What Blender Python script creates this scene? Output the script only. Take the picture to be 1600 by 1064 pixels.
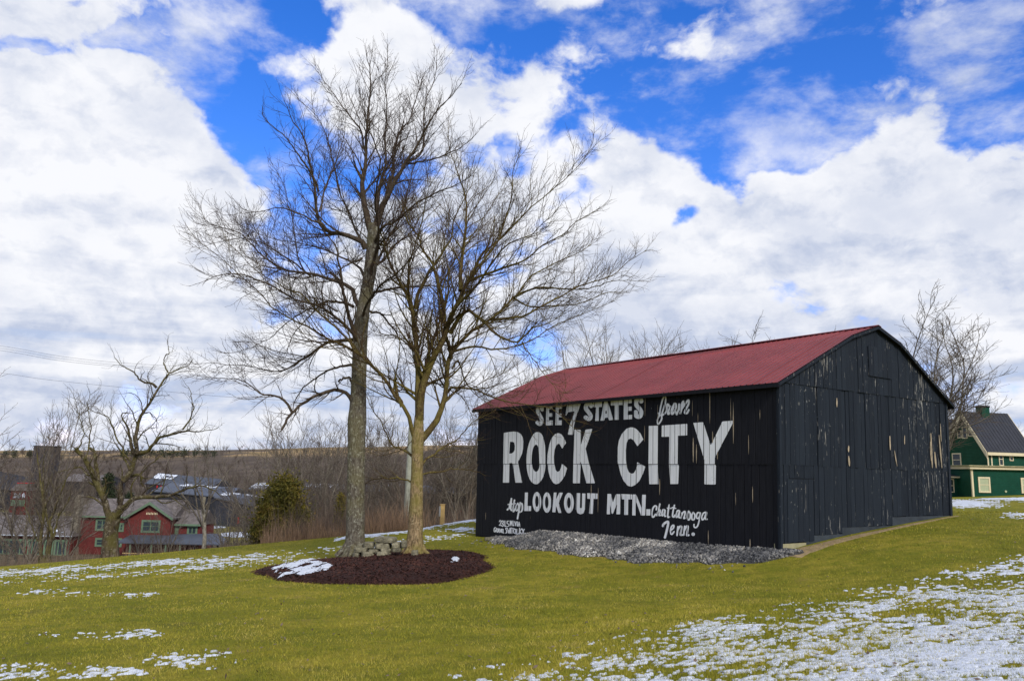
import bpy, math, random
import numpy as np
from mathutils import Vector, Matrix
random.seed(7); rng = np.random.default_rng(11)
S = bpy.context.scene; COL = S.collection
for o in list(bpy.data.objects): bpy.data.objects.remove(o)

# ------------------------------------------------------------------ camera
F, PITCH, ROLL = 1250.0, 0.1605, -0.0208          # focal length in photo pixels, tilt up, roll
EYE = 1.65
cd = bpy.data.cameras.new('camera'); cam = bpy.data.objects.new('camera', cd); COL.objects.link(cam)
cd.sensor_width = 36.0; cd.lens = 36.0*F/1600.0; cd.clip_end = 9000; cd.clip_start = 0.1
cam.location = (0, 0, EYE)
cam.matrix_world = Matrix.Translation((0, 0, EYE)) @ Matrix.Rotation(math.pi/2 + PITCH, 4, 'X') @ Matrix.Rotation(-ROLL, 4, 'Z')
S.camera = cam

# ------------------------------------------------------------------ world sky, sun, exposure
SUN_EL, SUN_AZ = math.radians(34), math.radians(155)      # azimuth clockwise from +Y
S.view_settings.view_transform = 'Standard'; S.view_settings.look = 'None'
S.view_settings.exposure = 0.13; S.view_settings.gamma = 1.0; S.view_settings.use_curve_mapping = False

def proj(p):
    p = np.atleast_2d(p).astype(float); x, y, z = p[:,0], p[:,1], p[:,2]-EYE
    c, s = math.cos(PITCH), math.sin(PITCH)
    d = y*c+z*s; v = -y*s+z*c
    cr, sr = math.cos(ROLL), math.sin(ROLL)
    X = x*cr-v*sr; V = x*sr+v*cr
    d = np.where(d < 1e-3, 1e-3, d)
    return np.stack([800+F*X/d, 532-F*V/d], 1)
def ray(px, py):
    X = (px-800)/F; V = (532-py)/F
    cr, sr = math.cos(ROLL), math.sin(ROLL)
    x = X*cr+V*sr; v = -X*sr+V*cr
    c, s = math.cos(PITCH), math.sin(PITCH)
    return np.array([x, c-v*s, s+v*c])
def P(px, py, Y):
    r = ray(px, py); return r/r[1]*Y + np.array([0, 0, EYE])

w = bpy.data.worlds.new('World'); S.world = w; w.use_nodes = True
class NT:
    def __init__(s, nt): s.nt = nt; s.n = nt.nodes; s.l = nt.links
    def add(s, t, **k):
        n = s.n.new(t)
        for a, b in k.items(): setattr(n, a, b)
        return n
    def put(s, sock, v):
        if isinstance(v, bpy.types.NodeSocket): s.l.new(v, sock)
        else: sock.default_value = v
    def m(s, op, a, b=0.0, c=None, clamp=False):
        n = s.add('ShaderNodeMath', operation=op, use_clamp=clamp); s.put(n.inputs[0], a); s.put(n.inputs[1], b)
        if c is not None: s.put(n.inputs[2], c)
        return n.outputs[0]
    def vm(s, op, a, b=None, out=0):
        n = s.add('ShaderNodeVectorMath', operation=op); s.put(n.inputs[0], a)
        if b is not None: s.put(n.inputs[1], b)
        return n.outputs[out]
    def mix(s, f, a, b, blend='MIX'):
        n = s.add('ShaderNodeMix', data_type='RGBA', blend_type=blend); s.put(n.inputs[0], f); s.put(n.inputs[6], a); s.put(n.inputs[7], b)
        return n.outputs[2]
    def noise(s, vec, scale, detail=4, rough=.55, dist=0.0, out=0):
        n = s.add('ShaderNodeTexNoise'); s.put(n.inputs['Vector'], vec); n.inputs['Scale'].default_value = scale
        n.inputs['Detail'].default_value = detail; n.inputs['Roughness'].default_value = rough; n.inputs['Distortion'].default_value = dist
        return n.outputs[out]
    def ramp(s, f, lo, hi, a=0.0, b=1.0, smooth=True):
        n = s.add('ShaderNodeMapRange', interpolation_type='SMOOTHSTEP' if smooth else 'LINEAR'); s.put(n.inputs[0], f)
        for i, v in zip((1, 2, 3, 4), (lo, hi, a, b)): s.put(n.inputs[i], v)
        return n.outputs[0]

T = NT(w.node_tree)
bgn = T.n['Background']; bgn.inputs[1].default_value = 0.1
sky = T.add('ShaderNodeTexSky', sky_type='NISHITA', sun_disc=False, sun_elevation=SUN_EL, sun_rotation=SUN_AZ, air_density=1.0, dust_density=0.3, ozone_density=3.0)
hs = T.add('ShaderNodeHueSaturation'); hs.inputs['Saturation'].default_value = 1.35; hs.inputs['Value'].default_value = 1.25; T.l.new(sky.outputs[0], hs.inputs['Color'])
skyblue = T.mix(1.0, hs.outputs[0], (1.35, 1.10, 1.62, 1), 'MULTIPLY')
tc = T.add('ShaderNodeTexCoord'); D0 = T.vm('NORMALIZE', tc.outputs['Generated'])
warp = T.noise(D0, 5.0, 5, .6, out=1)
warp = T.vm('MULTIPLY', T.vm('SUBTRACT', warp, (.5, .5, .5)), (.16, .16, .12))
Dw = T.vm('ADD', D0, warp)
def blob(px, py, rx, ry, amp):
    r = ray(px, py); r = r/np.linalg.norm(r)
    rt = np.cross(r, [0, 0, 1.]); rt /= np.linalg.norm(rt); up = np.cross(rt, r)
    dv = T.vm('SUBTRACT', Dw, tuple(r))
    a = T.m('DIVIDE', T.vm('DOT_PRODUCT', dv, tuple(rt), 1), rx/F); b = T.m('DIVIDE', T.vm('DOT_PRODUCT', dv, tuple(up), 1), ry/F)
    c = T.m('DIVIDE', T.vm('DOT_PRODUCT', dv, tuple(r), 1), .6)
    q = T.m('ADD', T.m('ADD', T.m('MULTIPLY', a, a), T.m('MULTIPLY', b, b)), T.m('MULTIPLY', c, c))
    return T.m('MULTIPLY', T.m('EXPONENT', T.m('MULTIPLY', q, -1.0)), amp)
blobs = [(360, 30, 110, 75, -.62), (455, 20, 60, 60, -.35), (375, 215, 55, 75, -.55), (430, 195, 60, 40, -.25), (130, 0, 45, 14, -.4), (560, 265, 90, 26, -.62), (500, 230, 60, 30, -.4), (470, 370, 80, 60, -.30), (320, 130, 35, 25, -.3), (150, 72, 120, 16, -.3),
         (750, 60, 70, 50, -.35), (1000, 30, 200, 45, -.42), (1130, 195, 110, 70, -.62), (1200, 262, 95, 45, -.6), (1110, 300, 40, 20, -.3), (1030, 175, 80, 60, -.3), (1400, 110, 260, 90, -.52), (1500, 30, 140, 50, -.35), (1010, 110, 60, 40, -.3), (1580, 180, 100, 50, -.35), (1046, 358, 36, 18, -.55), (1075, 350, 22, 14, -.25), (1145, 322, 26, 32, -.6), (800, 240, 60, 30, -.25), (1540, 250, 60, 30, -.25),
         (150, 30, 150, 45, .22), (150, 280, 200, 170, .45), (230, 75, 80, 26, -.42), (60, 72, 90, 12, -.4), (330, 95, 35, 25, -.35), (340, 180, 30, 40, -.3), (680, 110, 40, 30, -.2), (700, 20, 60, 30, -.3), (940, 130, 40, 40, -.3), (580, 30, 90, 60, .25), (545, 115, 80, 50, .30), (290, 100, 50, 40, .25), (840, 110, 130, 75, .30), (1130, 95, 70, 45, .16), (1040, 285, 120, 60, .42), (1470, 300, 170, 95, .6), (1250, 380, 220, 90, .45), (960, 400, 120, 100, .3), (100, 450, 200, 120, .3), (640, 160, 90, 50, .15)]
field = None
for b in blobs:
    v = blob(*b); field = v if field is None else T.m('ADD', field, v)
sep = T.add('ShaderNodeSeparateXYZ'); T.l.new(D0, sep.inputs[0])
# clouds sit on a layer: compress noise vertically near the horizon
Dw2 = T.vm('ADD', D0, T.vm('MULTIPLY', T.vm('SUBTRACT', T.noise(D0, 14.0, 5, .6, out=1), (.5, .5, .5)), (.030, .030, .030)))
el = T.m('MAXIMUM', sep.outputs[2], 0.0)
lay = T.vm('MULTIPLY', Dw2, (1, 1, 1.55))
n1 = T.noise(lay, 8.5, 10, .57, .1)
low = T.ramp(el, 0.10, 0.30, .16, 0.0)
cover = T.m('ADD', T.m('ADD', T.m('MULTIPLY', T.m('SUBTRACT', n1, .5), 2.1), field), T.m('ADD', low, .20))
dens = T.ramp(cover, -.08, .24)
wisp = T.m('MULTIPLY', T.ramp(T.noise(T.vm('MULTIPLY', D0, (1.0, 1.0, 2.0)), 6.0, 10, .62, .12), .44, .70), T.ramp(cover, -.95, -.05, .55, 1.0))
dens = T.m('MAXIMUM', dens, T.m('MULTIPLY', wisp, .85))
# inner shading of the clouds: lumps seen against the sun side, greyer towards the horizon layers
n2 = T.noise(T.vm('ADD', lay, (0.006, -0.010, 0.024)), 8.5, 10, .57, .1)
lump = T.m('SUBTRACT', n1, n2)
streak = T.noise(T.vm('MULTIPLY', D0, (1.1, 1.1, 9.0)), 3.2, 6, .58, .5)
grey = T.ramp(el, .05, .34, .75, .0)
shade = T.m('ADD', T.m('MULTIPLY', grey, T.ramp(streak, .36, .62)), T.m('MULTIPLY', lump, -3.4), clamp=True)
big = T.ramp(T.noise(T.vm('ADD', lay, (3.1, 1.7, .4)), 5.0, 6, .6), .42, .66, 0.0, .60)
shade = T.m('ADD', shade, big, clamp=True)
cloudcol = T.mix(shade, (8.7, 8.8, 9.2, 1), (5.0, 5.6, 7.1, 1))
# thin breaks of pale blue low down
lowblue = T.m('MULTIPLY', T.ramp(streak, .55, .70), T.ramp(el, .02, .22, .65, 0.0))
cloudcol = T.mix(lowblue, cloudcol, (3.2, 4.9, 8.2, 1))
T.l.new(T.mix(dens, skyblue, cloudcol), bgn.inputs[0])

sd = bpy.data.lights.new('sun', 'SUN'); sun = bpy.data.objects.new('sun', sd); COL.objects.link(sun)
sd.energy = 2.7; sd.angle = math.radians(10); sd.color = (1, .94, .82)
sun.rotation_euler = (math.pi/2-SUN_EL, 0, math.pi-SUN_AZ)
sun.location = (20, -30, 30)

# ------------------------------------------------------------------ helpers
def tag(o, label=None, cat=None, group=None, kind=None):
    if label: o['label'] = label
    if cat: o['category'] = cat
    if group: o['group'] = group
    if kind: o['kind'] = kind
    return o
def empty(name, loc=(0, 0, 0), rz=0):
    o = bpy.data.objects.new(name, None); o.location = loc; o.rotation_euler.z = rz; o.empty_display_size = .3; COL.objects.link(o); return o
def link_mesh(name, me, mat, parent=None, smooth=False):
    if mat and not me.materials: me.materials.append(mat)
    o = bpy.data.objects.new(name, me); COL.objects.link(o)
    if parent: o.parent = parent
    if smooth: me.polygons.foreach_set('use_smooth', [True]*len(me.polygons))
    return o
def np_mesh(name, V, Fc):
    """V (n,3); Fc (m,k) integer faces with k = 3 or 4, or list of such arrays"""
    me = bpy.data.meshes.new(name); V = np.asarray(V, np.float32).reshape(-1, 3)
    Fl = Fc if isinstance(Fc, list) else [Fc]
    Fl = [np.asarray(f, np.int32) for f in Fl if len(f)]
    me.vertices.add(len(V)); me.vertices.foreach_set('co', V.ravel())
    loops = np.concatenate([f.ravel() for f in Fl]); tot = np.concatenate([np.full(len(f), f.shape[1], np.int32) for f in Fl])
    me.loops.add(len(loops)); me.loops.foreach_set('vertex_index', loops)
    me.polygons.add(len(tot)); st = np.concatenate([[0], np.cumsum(tot)[:-1]]).astype(np.int32)
    me.polygons.foreach_set('loop_start', st); me.polygons.foreach_set('loop_total', tot)
    me.update(calc_edges=True); me.validate(); return me
class MB:
    def __init__(s): s.v = []; s.f = []
    def poly(s, pts):
        i = len(s.v); s.v += [tuple(map(float, p)) for p in pts]; s.f.append(list(range(i, i+len(pts)))); return s
    def hexa(s, b, t):
        i = len(s.v); s.v += [tuple(map(float, p)) for p in list(b)+list(t)]
        n = len(b); s.f.append([i+k for k in range(n)][::-1]); s.f.append([i+n+k for k in range(n)])
        for k in range(n): s.f.append([i+k, i+(k+1) % n, i+n+(k+1) % n, i+n+k])
        return s
    def box(s, x0, x1, y0, y1, z0, z1):
        return s.hexa([(x0, y0, z0), (x1, y0, z0), (x1, y1, z0), (x0, y1, z0)], [(x0, y0, z1), (x1, y0, z1), (x1, y1, z1), (x0, y1, z1)])
    def prism_y(s, pts, y0, y1):      # outline in x,z (counterclockwise seen from -y)
        return s.hexa([(x, y0, z) for x, z in pts], [(x, y1, z) for x, z in pts])
    def prism_x(s, pts, x0, x1):
        return s.hexa([(x0, y, z) for y, z in pts], [(x1, y, z) for y, z in pts])
    def cyl(s, p0, p1, r0, r1, n=8):
        p0 = Vector(p0); p1 = Vector(p1); d = (p1-p0).normalized(); a = d.orthogonal().normalized(); b = d.cross(a)
        return s.hexa([p0+(a*math.cos(t)+b*math.sin(t))*r0 for t in [2*math.pi*k/n for k in range(n)]], [p1+(a*math.cos(t)+b*math.sin(t))*r1 for t in [2*math.pi*k/n for k in range(n)]])
    def build(s, name, mat, parent=None, smooth=False):
        me = bpy.data.meshes.new(name); me.from_pydata(s.v, [], s.f); me.update()
        import bmesh
        bm = bmesh.new(); bm.from_mesh(me); bmesh.ops.recalc_face_normals(bm, faces=bm.faces); bm.to_mesh(me); bm.free()
        return link_mesh(name, me, mat, parent, smooth)
def box(name, mat, parent, *a): return MB().box(*a).build(name, mat, parent)

# numpy value noise
def _h(ix, iy, seed):
    h = (ix.astype(np.int64)*374761393 + iy.astype(np.int64)*668265263 + seed*1442695041) & 0xffffffff
    h = ((h ^ (h >> 13))*1274126177) & 0xffffffff
    return ((h ^ (h >> 16)) & 0xffff)/65535.0
def vnoise(x, y, seed=0):
    ix = np.floor(x); iy = np.floor(y); fx = x-ix; fy = y-iy; ix = ix.astype(int); iy = iy.astype(int)
    fx = fx*fx*(3-2*fx); fy = fy*fy*(3-2*fy)
    return (_h(ix, iy, seed)*(1-fx)+_h(ix+1, iy, seed)*fx)*(1-fy)+(_h(ix, iy+1, seed)*(1-fx)+_h(ix+1, iy+1, seed)*fx)*fy
def fbm(x, y, seed=0, oct=4, g=.55):
    a = 1; t = 0; s = 0
    for i in range(oct): t = t+a*vnoise(x*2**i, y*2**i, seed+i*17); s += a; a *= g
    return t/s
def sstep(a, b, x): t = np.clip((x-a)/(b-a), 0, 1); return t*t*(3-2*t)

# ------------------------------------------------------------------ materials
def mat(name): 
    m = bpy.data.materials.new(name); m.use_nodes = True; t = NT(m.node_tree); b = t.n['Principled BSDF']; b.inputs['Specular IOR Level'].default_value = .25; return m, t, b
def simple(name, col, rough=.8, var=.25, scale=3.0, bump=0.0, bscale=40, metal=0.0, rand=True):
    m, t, b = mat(name); tc = t.add('ShaderNodeTexCoord'); n = t.noise(tc.outputs['Object'], scale, 6, .62)
    f = t.ramp(n, .3, .7, 1-var, 1+var, False)
    if rand:
        oi = t.add('ShaderNodeObjectInfo'); f = t.m('MULTIPLY', f, t.ramp(oi.outputs['Random'], 0, 1, 1-var*.5, 1+var*.5, False))
    c = t.vm('SCALE', (col[0], col[1], col[2])); t.put(t.n[-1].inputs['Scale'], f)
    t.l.new(c, b.inputs['Base Color']); b.inputs['Roughness'].default_value = rough; b.inputs['Metallic'].default_value = metal
    if bump:
        bn = t.add('ShaderNodeBump'); bn.inputs['Distance'].default_value = bump; t.l.new(t.noise(tc.outputs['Object'], bscale, 4, .6), bn.inputs['Height']); t.l.new(bn.outputs[0], b.inputs['Normal'])
    return m

def bark(name, c1, c2, c3, scale=6.0, moss=None, mossamt=.5):
    m, t, b = mat(name); tc = t.add('ShaderNodeTexCoord'); ob = tc.outputs['Object']
    v = t.vm('MULTIPLY', ob, (1, 1, .28))
    n = t.noise(v, scale*4, 6, .65, .4); n2 = t.noise(ob, scale*2.2, 5, .7)
    c = t.mix(t.ramp(n, .38, .62), c1, c2); c = t.mix(t.ramp(n2, .52, .66), c, c3)
    if moss: c = t.mix(t.m('MULTIPLY', t.ramp(t.noise(ob, 1.4, 4, .6), .42, .60), mossamt), c, moss)
    t.l.new(c, b.inputs['Base Color']); b.inputs['Roughness'].default_value = .95; b.inputs['Specular IOR Level'].default_value = .2
    bn = t.add('ShaderNodeBump'); bn.inputs['Distance'].default_value = .03; bn.inputs['Strength'].default_value = .9; t.l.new(n, bn.inputs['Height']); t.l.new(bn.outputs[0], b.inputs['Normal'])
    return m
M = {}
M['bark_maple'] = bark('maple_bark', (.055, .045, .034, 1), (.13, .115, .09, 1), (.27, .27, .22, 1), 5.0, (.15, .14, .05, 1), .30)
M['bark_elm'] = bark('elm_bark', (.10, .07, .035, 1), (.30, .215, .12, 1), (.38, .30, .18, 1), 5.0, (.17, .15, .03, 1), .6)
M['limb_dark'] = bark('limb_bark', (.04, .029, .02, 1), (.08, .06, .043, 1), (.13, .105, .075, 1), 5.0)
M['limb_elm'] = bark('elm_limb_bark', (.05, .032, .014, 1), (.105, .075, .03, 1), (.17, .14, .05, 1), 5.0, (.15, .13, .025, 1), .5)
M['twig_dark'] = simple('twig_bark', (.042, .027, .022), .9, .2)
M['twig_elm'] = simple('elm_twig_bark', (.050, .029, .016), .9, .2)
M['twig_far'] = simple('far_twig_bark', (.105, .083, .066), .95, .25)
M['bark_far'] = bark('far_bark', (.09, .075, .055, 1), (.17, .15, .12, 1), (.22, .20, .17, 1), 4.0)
M['bark_pale'] = bark('pale_bark', (.20, .18, .13, 1), (.32, .30, .25, 1), (.15, .12, .08, 1), 3.0)
M['bark_gnarl'] = bark('gnarled_bark', (.035, .027, .017, 1), (.085, .066, .042, 1), (.20, .18, .13, 1), 3.0, (.10, .09, .02, 1), .6)

# lawn
def lawn_mat():
    m, t, b = mat('lawn_grass'); tc = t.add('ShaderNodeTexCoord'); ob = tc.outputs['Object']
    a = t.noise(ob, .35, 5, .6); c_ = t.noise(ob, 2.2, 6, .65); d = t.noise(ob, 26, 5, .7); e = t.noise(ob, 120, 3, .7)
    c = t.mix(t.ramp(a, .38, .64), (.180, .178, .014, 1), (.30, .255, .030, 1))
    c = t.mix(t.ramp(c_, .42, .70), c, (.15, .165, .011, 1))
    c = t.mix(t.m('MULTIPLY', t.ramp(t.noise(ob, .9, 7, .72), .56, .72), .55), c, (.32, .22, .075, 1))
    c = t.mix(t.m('MULTIPLY', t.ramp(t.noise(ob, 1.3, 6, .7, .3), .50, .68), .55), c, (.090, .098, .009, 1))
    c = t.mix(t.ramp(d, .45, .75, 0, .55), c, (.05, .055, .012, 1)); c = t.mix(t.ramp(e, .5, .8, 0, .45), c, (.26, .24, .09, 1))
    t.l.new(c, b.inputs['Base Color']); b.inputs['Roughness'].default_value = .95; b.inputs['Specular IOR Level'].default_value = .1
    bn = t.add('ShaderNodeBump'); bn.inputs['Distance'].default_value = .03; bn.inputs['Strength'].default_value = .8
    t.l.new(t.m('ADD', d, e), bn.inputs['Height']); t.l.new(bn.outputs[0], b.inputs['Normal']); return m
M['lawn'] = lawn_mat()
def blade_mat(name, cols, tr=0.25):
    m, t, b = mat(name); g = t.add('ShaderNodeNewGeometry'); r = t.add('ShaderNodeValToRGB'); r.color_ramp.interpolation = 'LINEAR'
    tc = t.add('ShaderNodeTexCoord'); ob = tc.outputs['Object']
    f = t.m('ADD', t.m('MULTIPLY', g.outputs['Random Per Island'], .45), t.m('MULTIPLY', t.ramp(t.noise(ob, .8, 8, .72), .36, .66), .55))
    t.l.new(f, r.inputs[0]); els = r.color_ramp.elements
    els[0].color = cols[0]; els[1].color = cols[-1]
    for i, c in enumerate(cols[1:-1]): e = els.new((i+1)/(len(cols)-1)); e.color = c
    t.l.new(r.outputs[0], b.inputs['Base Color']); b.inputs['Roughness'].default_value = .8; b.inputs['Specular IOR Level'].default_value = .25
    return m
M['blade'] = blade_mat('grass_blade', [(.09, .105, .008, 1), (.185, .19, .013, 1), (.275, .25, .022, 1), (.38, .32, .05, 1), (.46, .36, .12, 1)])
M['reed'] = blade_mat('dry_reed', [(.13, .08, .055, 1), (.28, .18, .11, 1), (.44, .30, .18, 1)])
M['brush'] = blade_mat('bare_brush', [(.075, .055, .042, 1), (.14, .10, .075, 1), (.19, .15, .11, 1)])
M['cedar'] = blade_mat('cedar_spray', [(.035, .040, .008, 1), (.085, .080, .012, 1), (.16, .13, .018, 1), (.19, .115, .025, 1)])
M['conifer'] = blade_mat('conifer_spray', [(.012, .022, .012, 1), (.025, .038, .018, 1), (.04, .05, .02, 1)])
def snow_mat():
    m, t, b = mat('snow'); tc = t.add('ShaderNodeTexCoord'); n = t.noise(tc.outputs['Object'], 30, 5, .65)
    c = t.mix(t.ramp(n, .35, .65), (.50, .55, .64, 1), (.70, .74, .82, 1)); t.l.new(c, b.inputs['Base Color']); b.inputs['Roughness'].default_value = .6
    bn = t.add('ShaderNodeBump'); bn.inputs['Distance'].default_value = .02; t.l.new(n, bn.inputs['Height']); t.l.new(bn.outputs[0], b.inputs['Normal'])
    b.inputs['Subsurface Weight'].default_value = 0.0; return m
M['snow'] = snow_mat()
def valley_mat():
    m, t, b = mat('valley_ground'); g = t.add('ShaderNodeNewGeometry'); p = g.outputs['Position']; sp = t.add('ShaderNodeSeparateXYZ'); t.l.new(p, sp.inputs[0])
    q = t.vm('MULTIPLY', p, (1, .45, 1))
    a = t.noise(q, .006, 6, .62); f2 = t.noise(q, .05, 6, .65); f3 = t.noise(p, .8, 5, .65)
    field = t.mix(t.ramp(f2, .4, .65), (.34, .24, .13, 1), (.17, .13, .06, 1))
    wood = t.mix(t.ramp(f2, .35, .65), (.075, .06, .05, 1), (.12, .095, .075, 1))
    far = t.mix(t.m('MULTIPLY', t.ramp(a, .455, .50), t.ramp(sp.outputs[1], 820, 960)), wood, field)
    near = t.mix(t.ramp(f3, .4, .7), (.075, .062, .042, 1), (.15, .115, .075, 1))
    grass = t.mix(t.ramp(f3, .4, .7), (.14, .13, .035, 1), (.24, .19, .08, 1))
    near = t.mix(t.ramp(sp.outputs[1], 135, 150), near, grass)
    near = t.mix(t.ramp(sp.outputs[1], 230, 260), near, wood)
    c = t.mix(t.ramp(sp.outputs[1], 380, 520), near, far); t.l.new(c, b.inputs['Base Color']); b.inputs['Roughness'].default_value = 1; b.inputs['Specular IOR Level'].default_value = .05
    return m
M['valley'] = valley_mat()
M['mulch'] = simple('mulch', (.034, .012, .008), .95, .45, 12, .03, 60)
M['chip'] = blade_mat('mulch_chip', [(.018, .007, .006, 1), (.04, .014, .010, 1), (.065, .022, .015, 1), (.09, .04, .025, 1)])
M['gravel_bed'] = simple('gravel_bed', (.05, .05, .05), .95, .4, 15, .03, 40)
M['stone_bit'] = blade_mat('crushed_stone', [(.016, .018, .022, 1), (.06, .062, .066, 1), (.15, .15, .15, 1), (.27, .255, .23, 1), (.75, .74, .70, 1)])
M['bare_soil'] = simple('bare_soil', (.30, .22, .12), .95, .35, 6, .03, 30)
M['wall_stone'] = simple('lichened_stone', (.19, .175, .12), .95, .6, 9, .05, 22)
M['cream'] = simple('cream_paint', (.62, .54, .36), .6, .08)
M['concrete'] = simple('pale_concrete', (.30, .28, .17), .9, .25, 3, .01, 30)
M['concrete_blue'] = simple('painted_concrete', (.034, .043, .054), .8, .3, 3, .01, 30)
M['glass'] = simple('window_glass', (.03, .045, .055), .08, .2); 
M['blind'] = simple('window_blind', (.36, .40, .26), .6, .08)
M['post_wood'] = simple('fresh_wood', (.50, .34, .14), .8, .2, 4)
M['pole_wood'] = simple('weathered_pole', (.26, .27, .22), .9, .25, 4)
M['black_board'] = simple('black_warehouse', (.022, .024, .032), .7, .3, .8)
M['dark_roof'] = simple('dark_warehouse_roof', (.055, .065, .085), .5, .25, .6)
M['silver_roof'] = simple('pale_metal_roof', (.45, .50, .58), .4, .2, .6)
M['red_brick'] = simple('red_boards', (.105, .021, .019), .8, .25, 2)
M['tower_wall'] = simple('tower_wall', (.050, .046, .050), .8, .4, .35)
M['red_door'] = simple('red_door', (.42, .02, .02), .6, .1)
M['sage'] = simple('sage_trim', (.11, .17, .11), .7, .15, 3)
M['stone_rough'] = simple('rubble_stone', (.19, .17, .13), .9, .5, 6, .05, 10)
M['wire'] = simple('wire', (.03, .03, .035), .6, 0.0)
M['metal'] = simple('galvanised_metal', (.6, .63, .68), .3, .1, metal=.7)
M['sign_cream'] = simple('sign_cream', (.6, .52, .34), .7, .1)
def slat_mat(name, col, vary=.2, period=6.5, axis=2):      # overlapping boards as fine relief
    m, t, b = mat(name); tc = t.add('ShaderNodeTexCoord'); s_ = t.add('ShaderNodeSeparateXYZ'); t.l.new(tc.outputs['Object'], s_.inputs[0])
    fr = t.m('FRACT', t.m('MULTIPLY', s_.outputs[axis], period)); n = t.noise(tc.outputs['Object'], 1.5, 6, .65)
    c = t.vm('SCALE', col[:3]); t.put(t.n[-1].inputs['Scale'], t.ramp(n, .3, .7, 1-vary, 1+vary, False)); t.l.new(c, b.inputs['Base Color'])
    b.inputs['Roughness'].default_value = .55
    bn = t.add('ShaderNodeBump'); bn.inputs['Distance'].default_value = .06; t.l.new(fr, bn.inputs['Height']); t.l.new(bn.outputs[0], b.inputs['Normal']); return m
M['green_siding'] = slat_mat('green_clapboard', (.010, .075, .052))
M['standing_seam'] = slat_mat('dark_seam_roof', (.024, .027, .037), .25, 2.2, 0)
M['shingle'] = slat_mat('grey_shingle', (.12, .105, .10), .5, 4.0, 2)

# black painted boards with peeled streaks
def board_mat(name, base, peel, lo, sc=1.0, tint2=(.02, .024, .032, 1)):
    m, t, b = mat(name); tc = t.add('ShaderNodeTexCoord'); ob = tc.outputs['Object']; oi = t.add('ShaderNodeObjectInfo'); r = oi.outputs['Random']
    off = t.add('ShaderNodeCombineXYZ'); t.l.new(t.m('MULTIPLY', r, 37.0), off.inputs[0]); t.l.new(t.m('MULTIPLY', r, 91.0), off.inputs[2])
    v = t.vm('ADD', ob, off.outputs[0])
    grain = t.noise(t.vm('MULTIPLY', v, (34, 34, 1.6)), 1.0, 6, .7, .2)
    st = t.noise(t.vm('MULTIPLY', v, (17*sc, 17*sc, 1.5)), 1.0, 5, .62)
    fl = t.noise(t.vm('MULTIPLY', v, (22, 22, 6)), 1.0, 4, .6)
    zone = t.noise(ob, .55, 3, .5)
    c = t.mix(t.ramp(grain, .3, .7), base, tint2)
    c = t.mix(t.ramp(r, 0, 1, 0, .45, False), c, (base[0]*1.55, base[1]*1.55, base[2]*1.5, 1))
    thr = t.m('SUBTRACT', lo, t.m('MULTIPLY', t.m('SUBTRACT', zone, .5), .35))
    pk = t.ramp(st, thr, t.m('ADD', thr, .02)); 
    pk2 = t.ramp(fl, t.m('ADD', thr, .04), t.m('ADD', thr, .055))
    tan = t.mix(t.ramp(grain, .35, .65), (peel[0]*.6, peel[1]*.55, peel[2]*.5, 1), peel)
    c = t.mix(t.m('MULTIPLY', pk, .9), c, tan); c = t.mix(t.m('MULTIPLY', pk2, .75), c, (.34, .34, .32, 1))
    t.l.new(c, b.inputs['Base Color']); b.inputs['Roughness'].default_value = .72; b.inputs['Specular IOR Level'].default_value = .14
    bn = t.add('ShaderNodeBump'); bn.inputs['Distance'].default_value = .006; t.l.new(grain, bn.inputs['Height']); t.l.new(bn.outputs[0], b.inputs['Normal']); return m
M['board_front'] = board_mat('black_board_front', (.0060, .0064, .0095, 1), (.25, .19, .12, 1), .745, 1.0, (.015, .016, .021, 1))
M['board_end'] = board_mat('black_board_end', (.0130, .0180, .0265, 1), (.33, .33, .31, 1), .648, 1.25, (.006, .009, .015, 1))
M['bare_wood'] = simple('bare_wood', (.32, .265, .19), .85, .3, 6)
M['backing'] = simple('dark_backing', (.006, .006, .008), .9, .1)
def roof_mat():
    m, t, b = mat('red_metal_roof'); tc = t.add('ShaderNodeTexCoord'); ob = tc.outputs['Object']; g = t.add('ShaderNodeNewGeometry')
    n = t.noise(ob, .7, 6, .65); n2 = t.noise(ob, 14, 5, .7)
    c = t.mix(t.ramp(n, .3, .7), (.150, .018, .021, 1), (.205, .028, .031, 1)); c = t.mix(t.ramp(n2, .5, .8, 0, .45), c, (.24, .08, .06, 1)); c = t.mix(t.ramp(t.noise(t.vm('MULTIPLY', ob, (3, 3, .6)), 1.6, 6, .7), .48, .72, 0, .55), c, (.10, .016, .02, 1))
    t.l.new(c, b.inputs['Base Color']); b.inputs['Roughness'].default_value = .55; b.inputs['Specular IOR Level'].default_value = .4; return m
M['roof'] = roof_mat()
def paint_mat():
    m, t, b = mat('white_lettering'); tc = t.add('ShaderNodeTexCoord'); ob = tc.outputs['Object']
    n = t.noise(t.vm('MULTIPLY', ob, (14, 14, 1.2)), 1.0, 6, .7); n2 = t.noise(ob, 9, 5, .7)
    c = t.mix(t.ramp(n, .35, .68), (.72, .74, .76, 1), (.84, .86, .88, 1)); c = t.mix(t.ramp(n2, .63, .70, 0, .55), c, (.22, .22, .23, 1))
    t.l.new(c, b.inputs['Base Color']); b.inputs['Roughness'].default_value = .7; return m
M['paint'] = paint_mat()

# ------------------------------------------------------------------ barn frame (needed by the ground)
YAW = .6208; BL, BW = 15.0565, 9.2515
A = np.array([7.394, 22.0]); U = np.array([-math.sin(YAW), math.cos(YAW)]); Wd = np.array([math.cos(YAW), math.sin(YAW)])
ZE, ZG = 2.5731+EYE, 4.66+EYE
ZA, ZC, ZR = -2.0158+EYE, -2.7548+EYE, -1.2023+EYE       # ground at near, far-left and right corners

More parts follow.
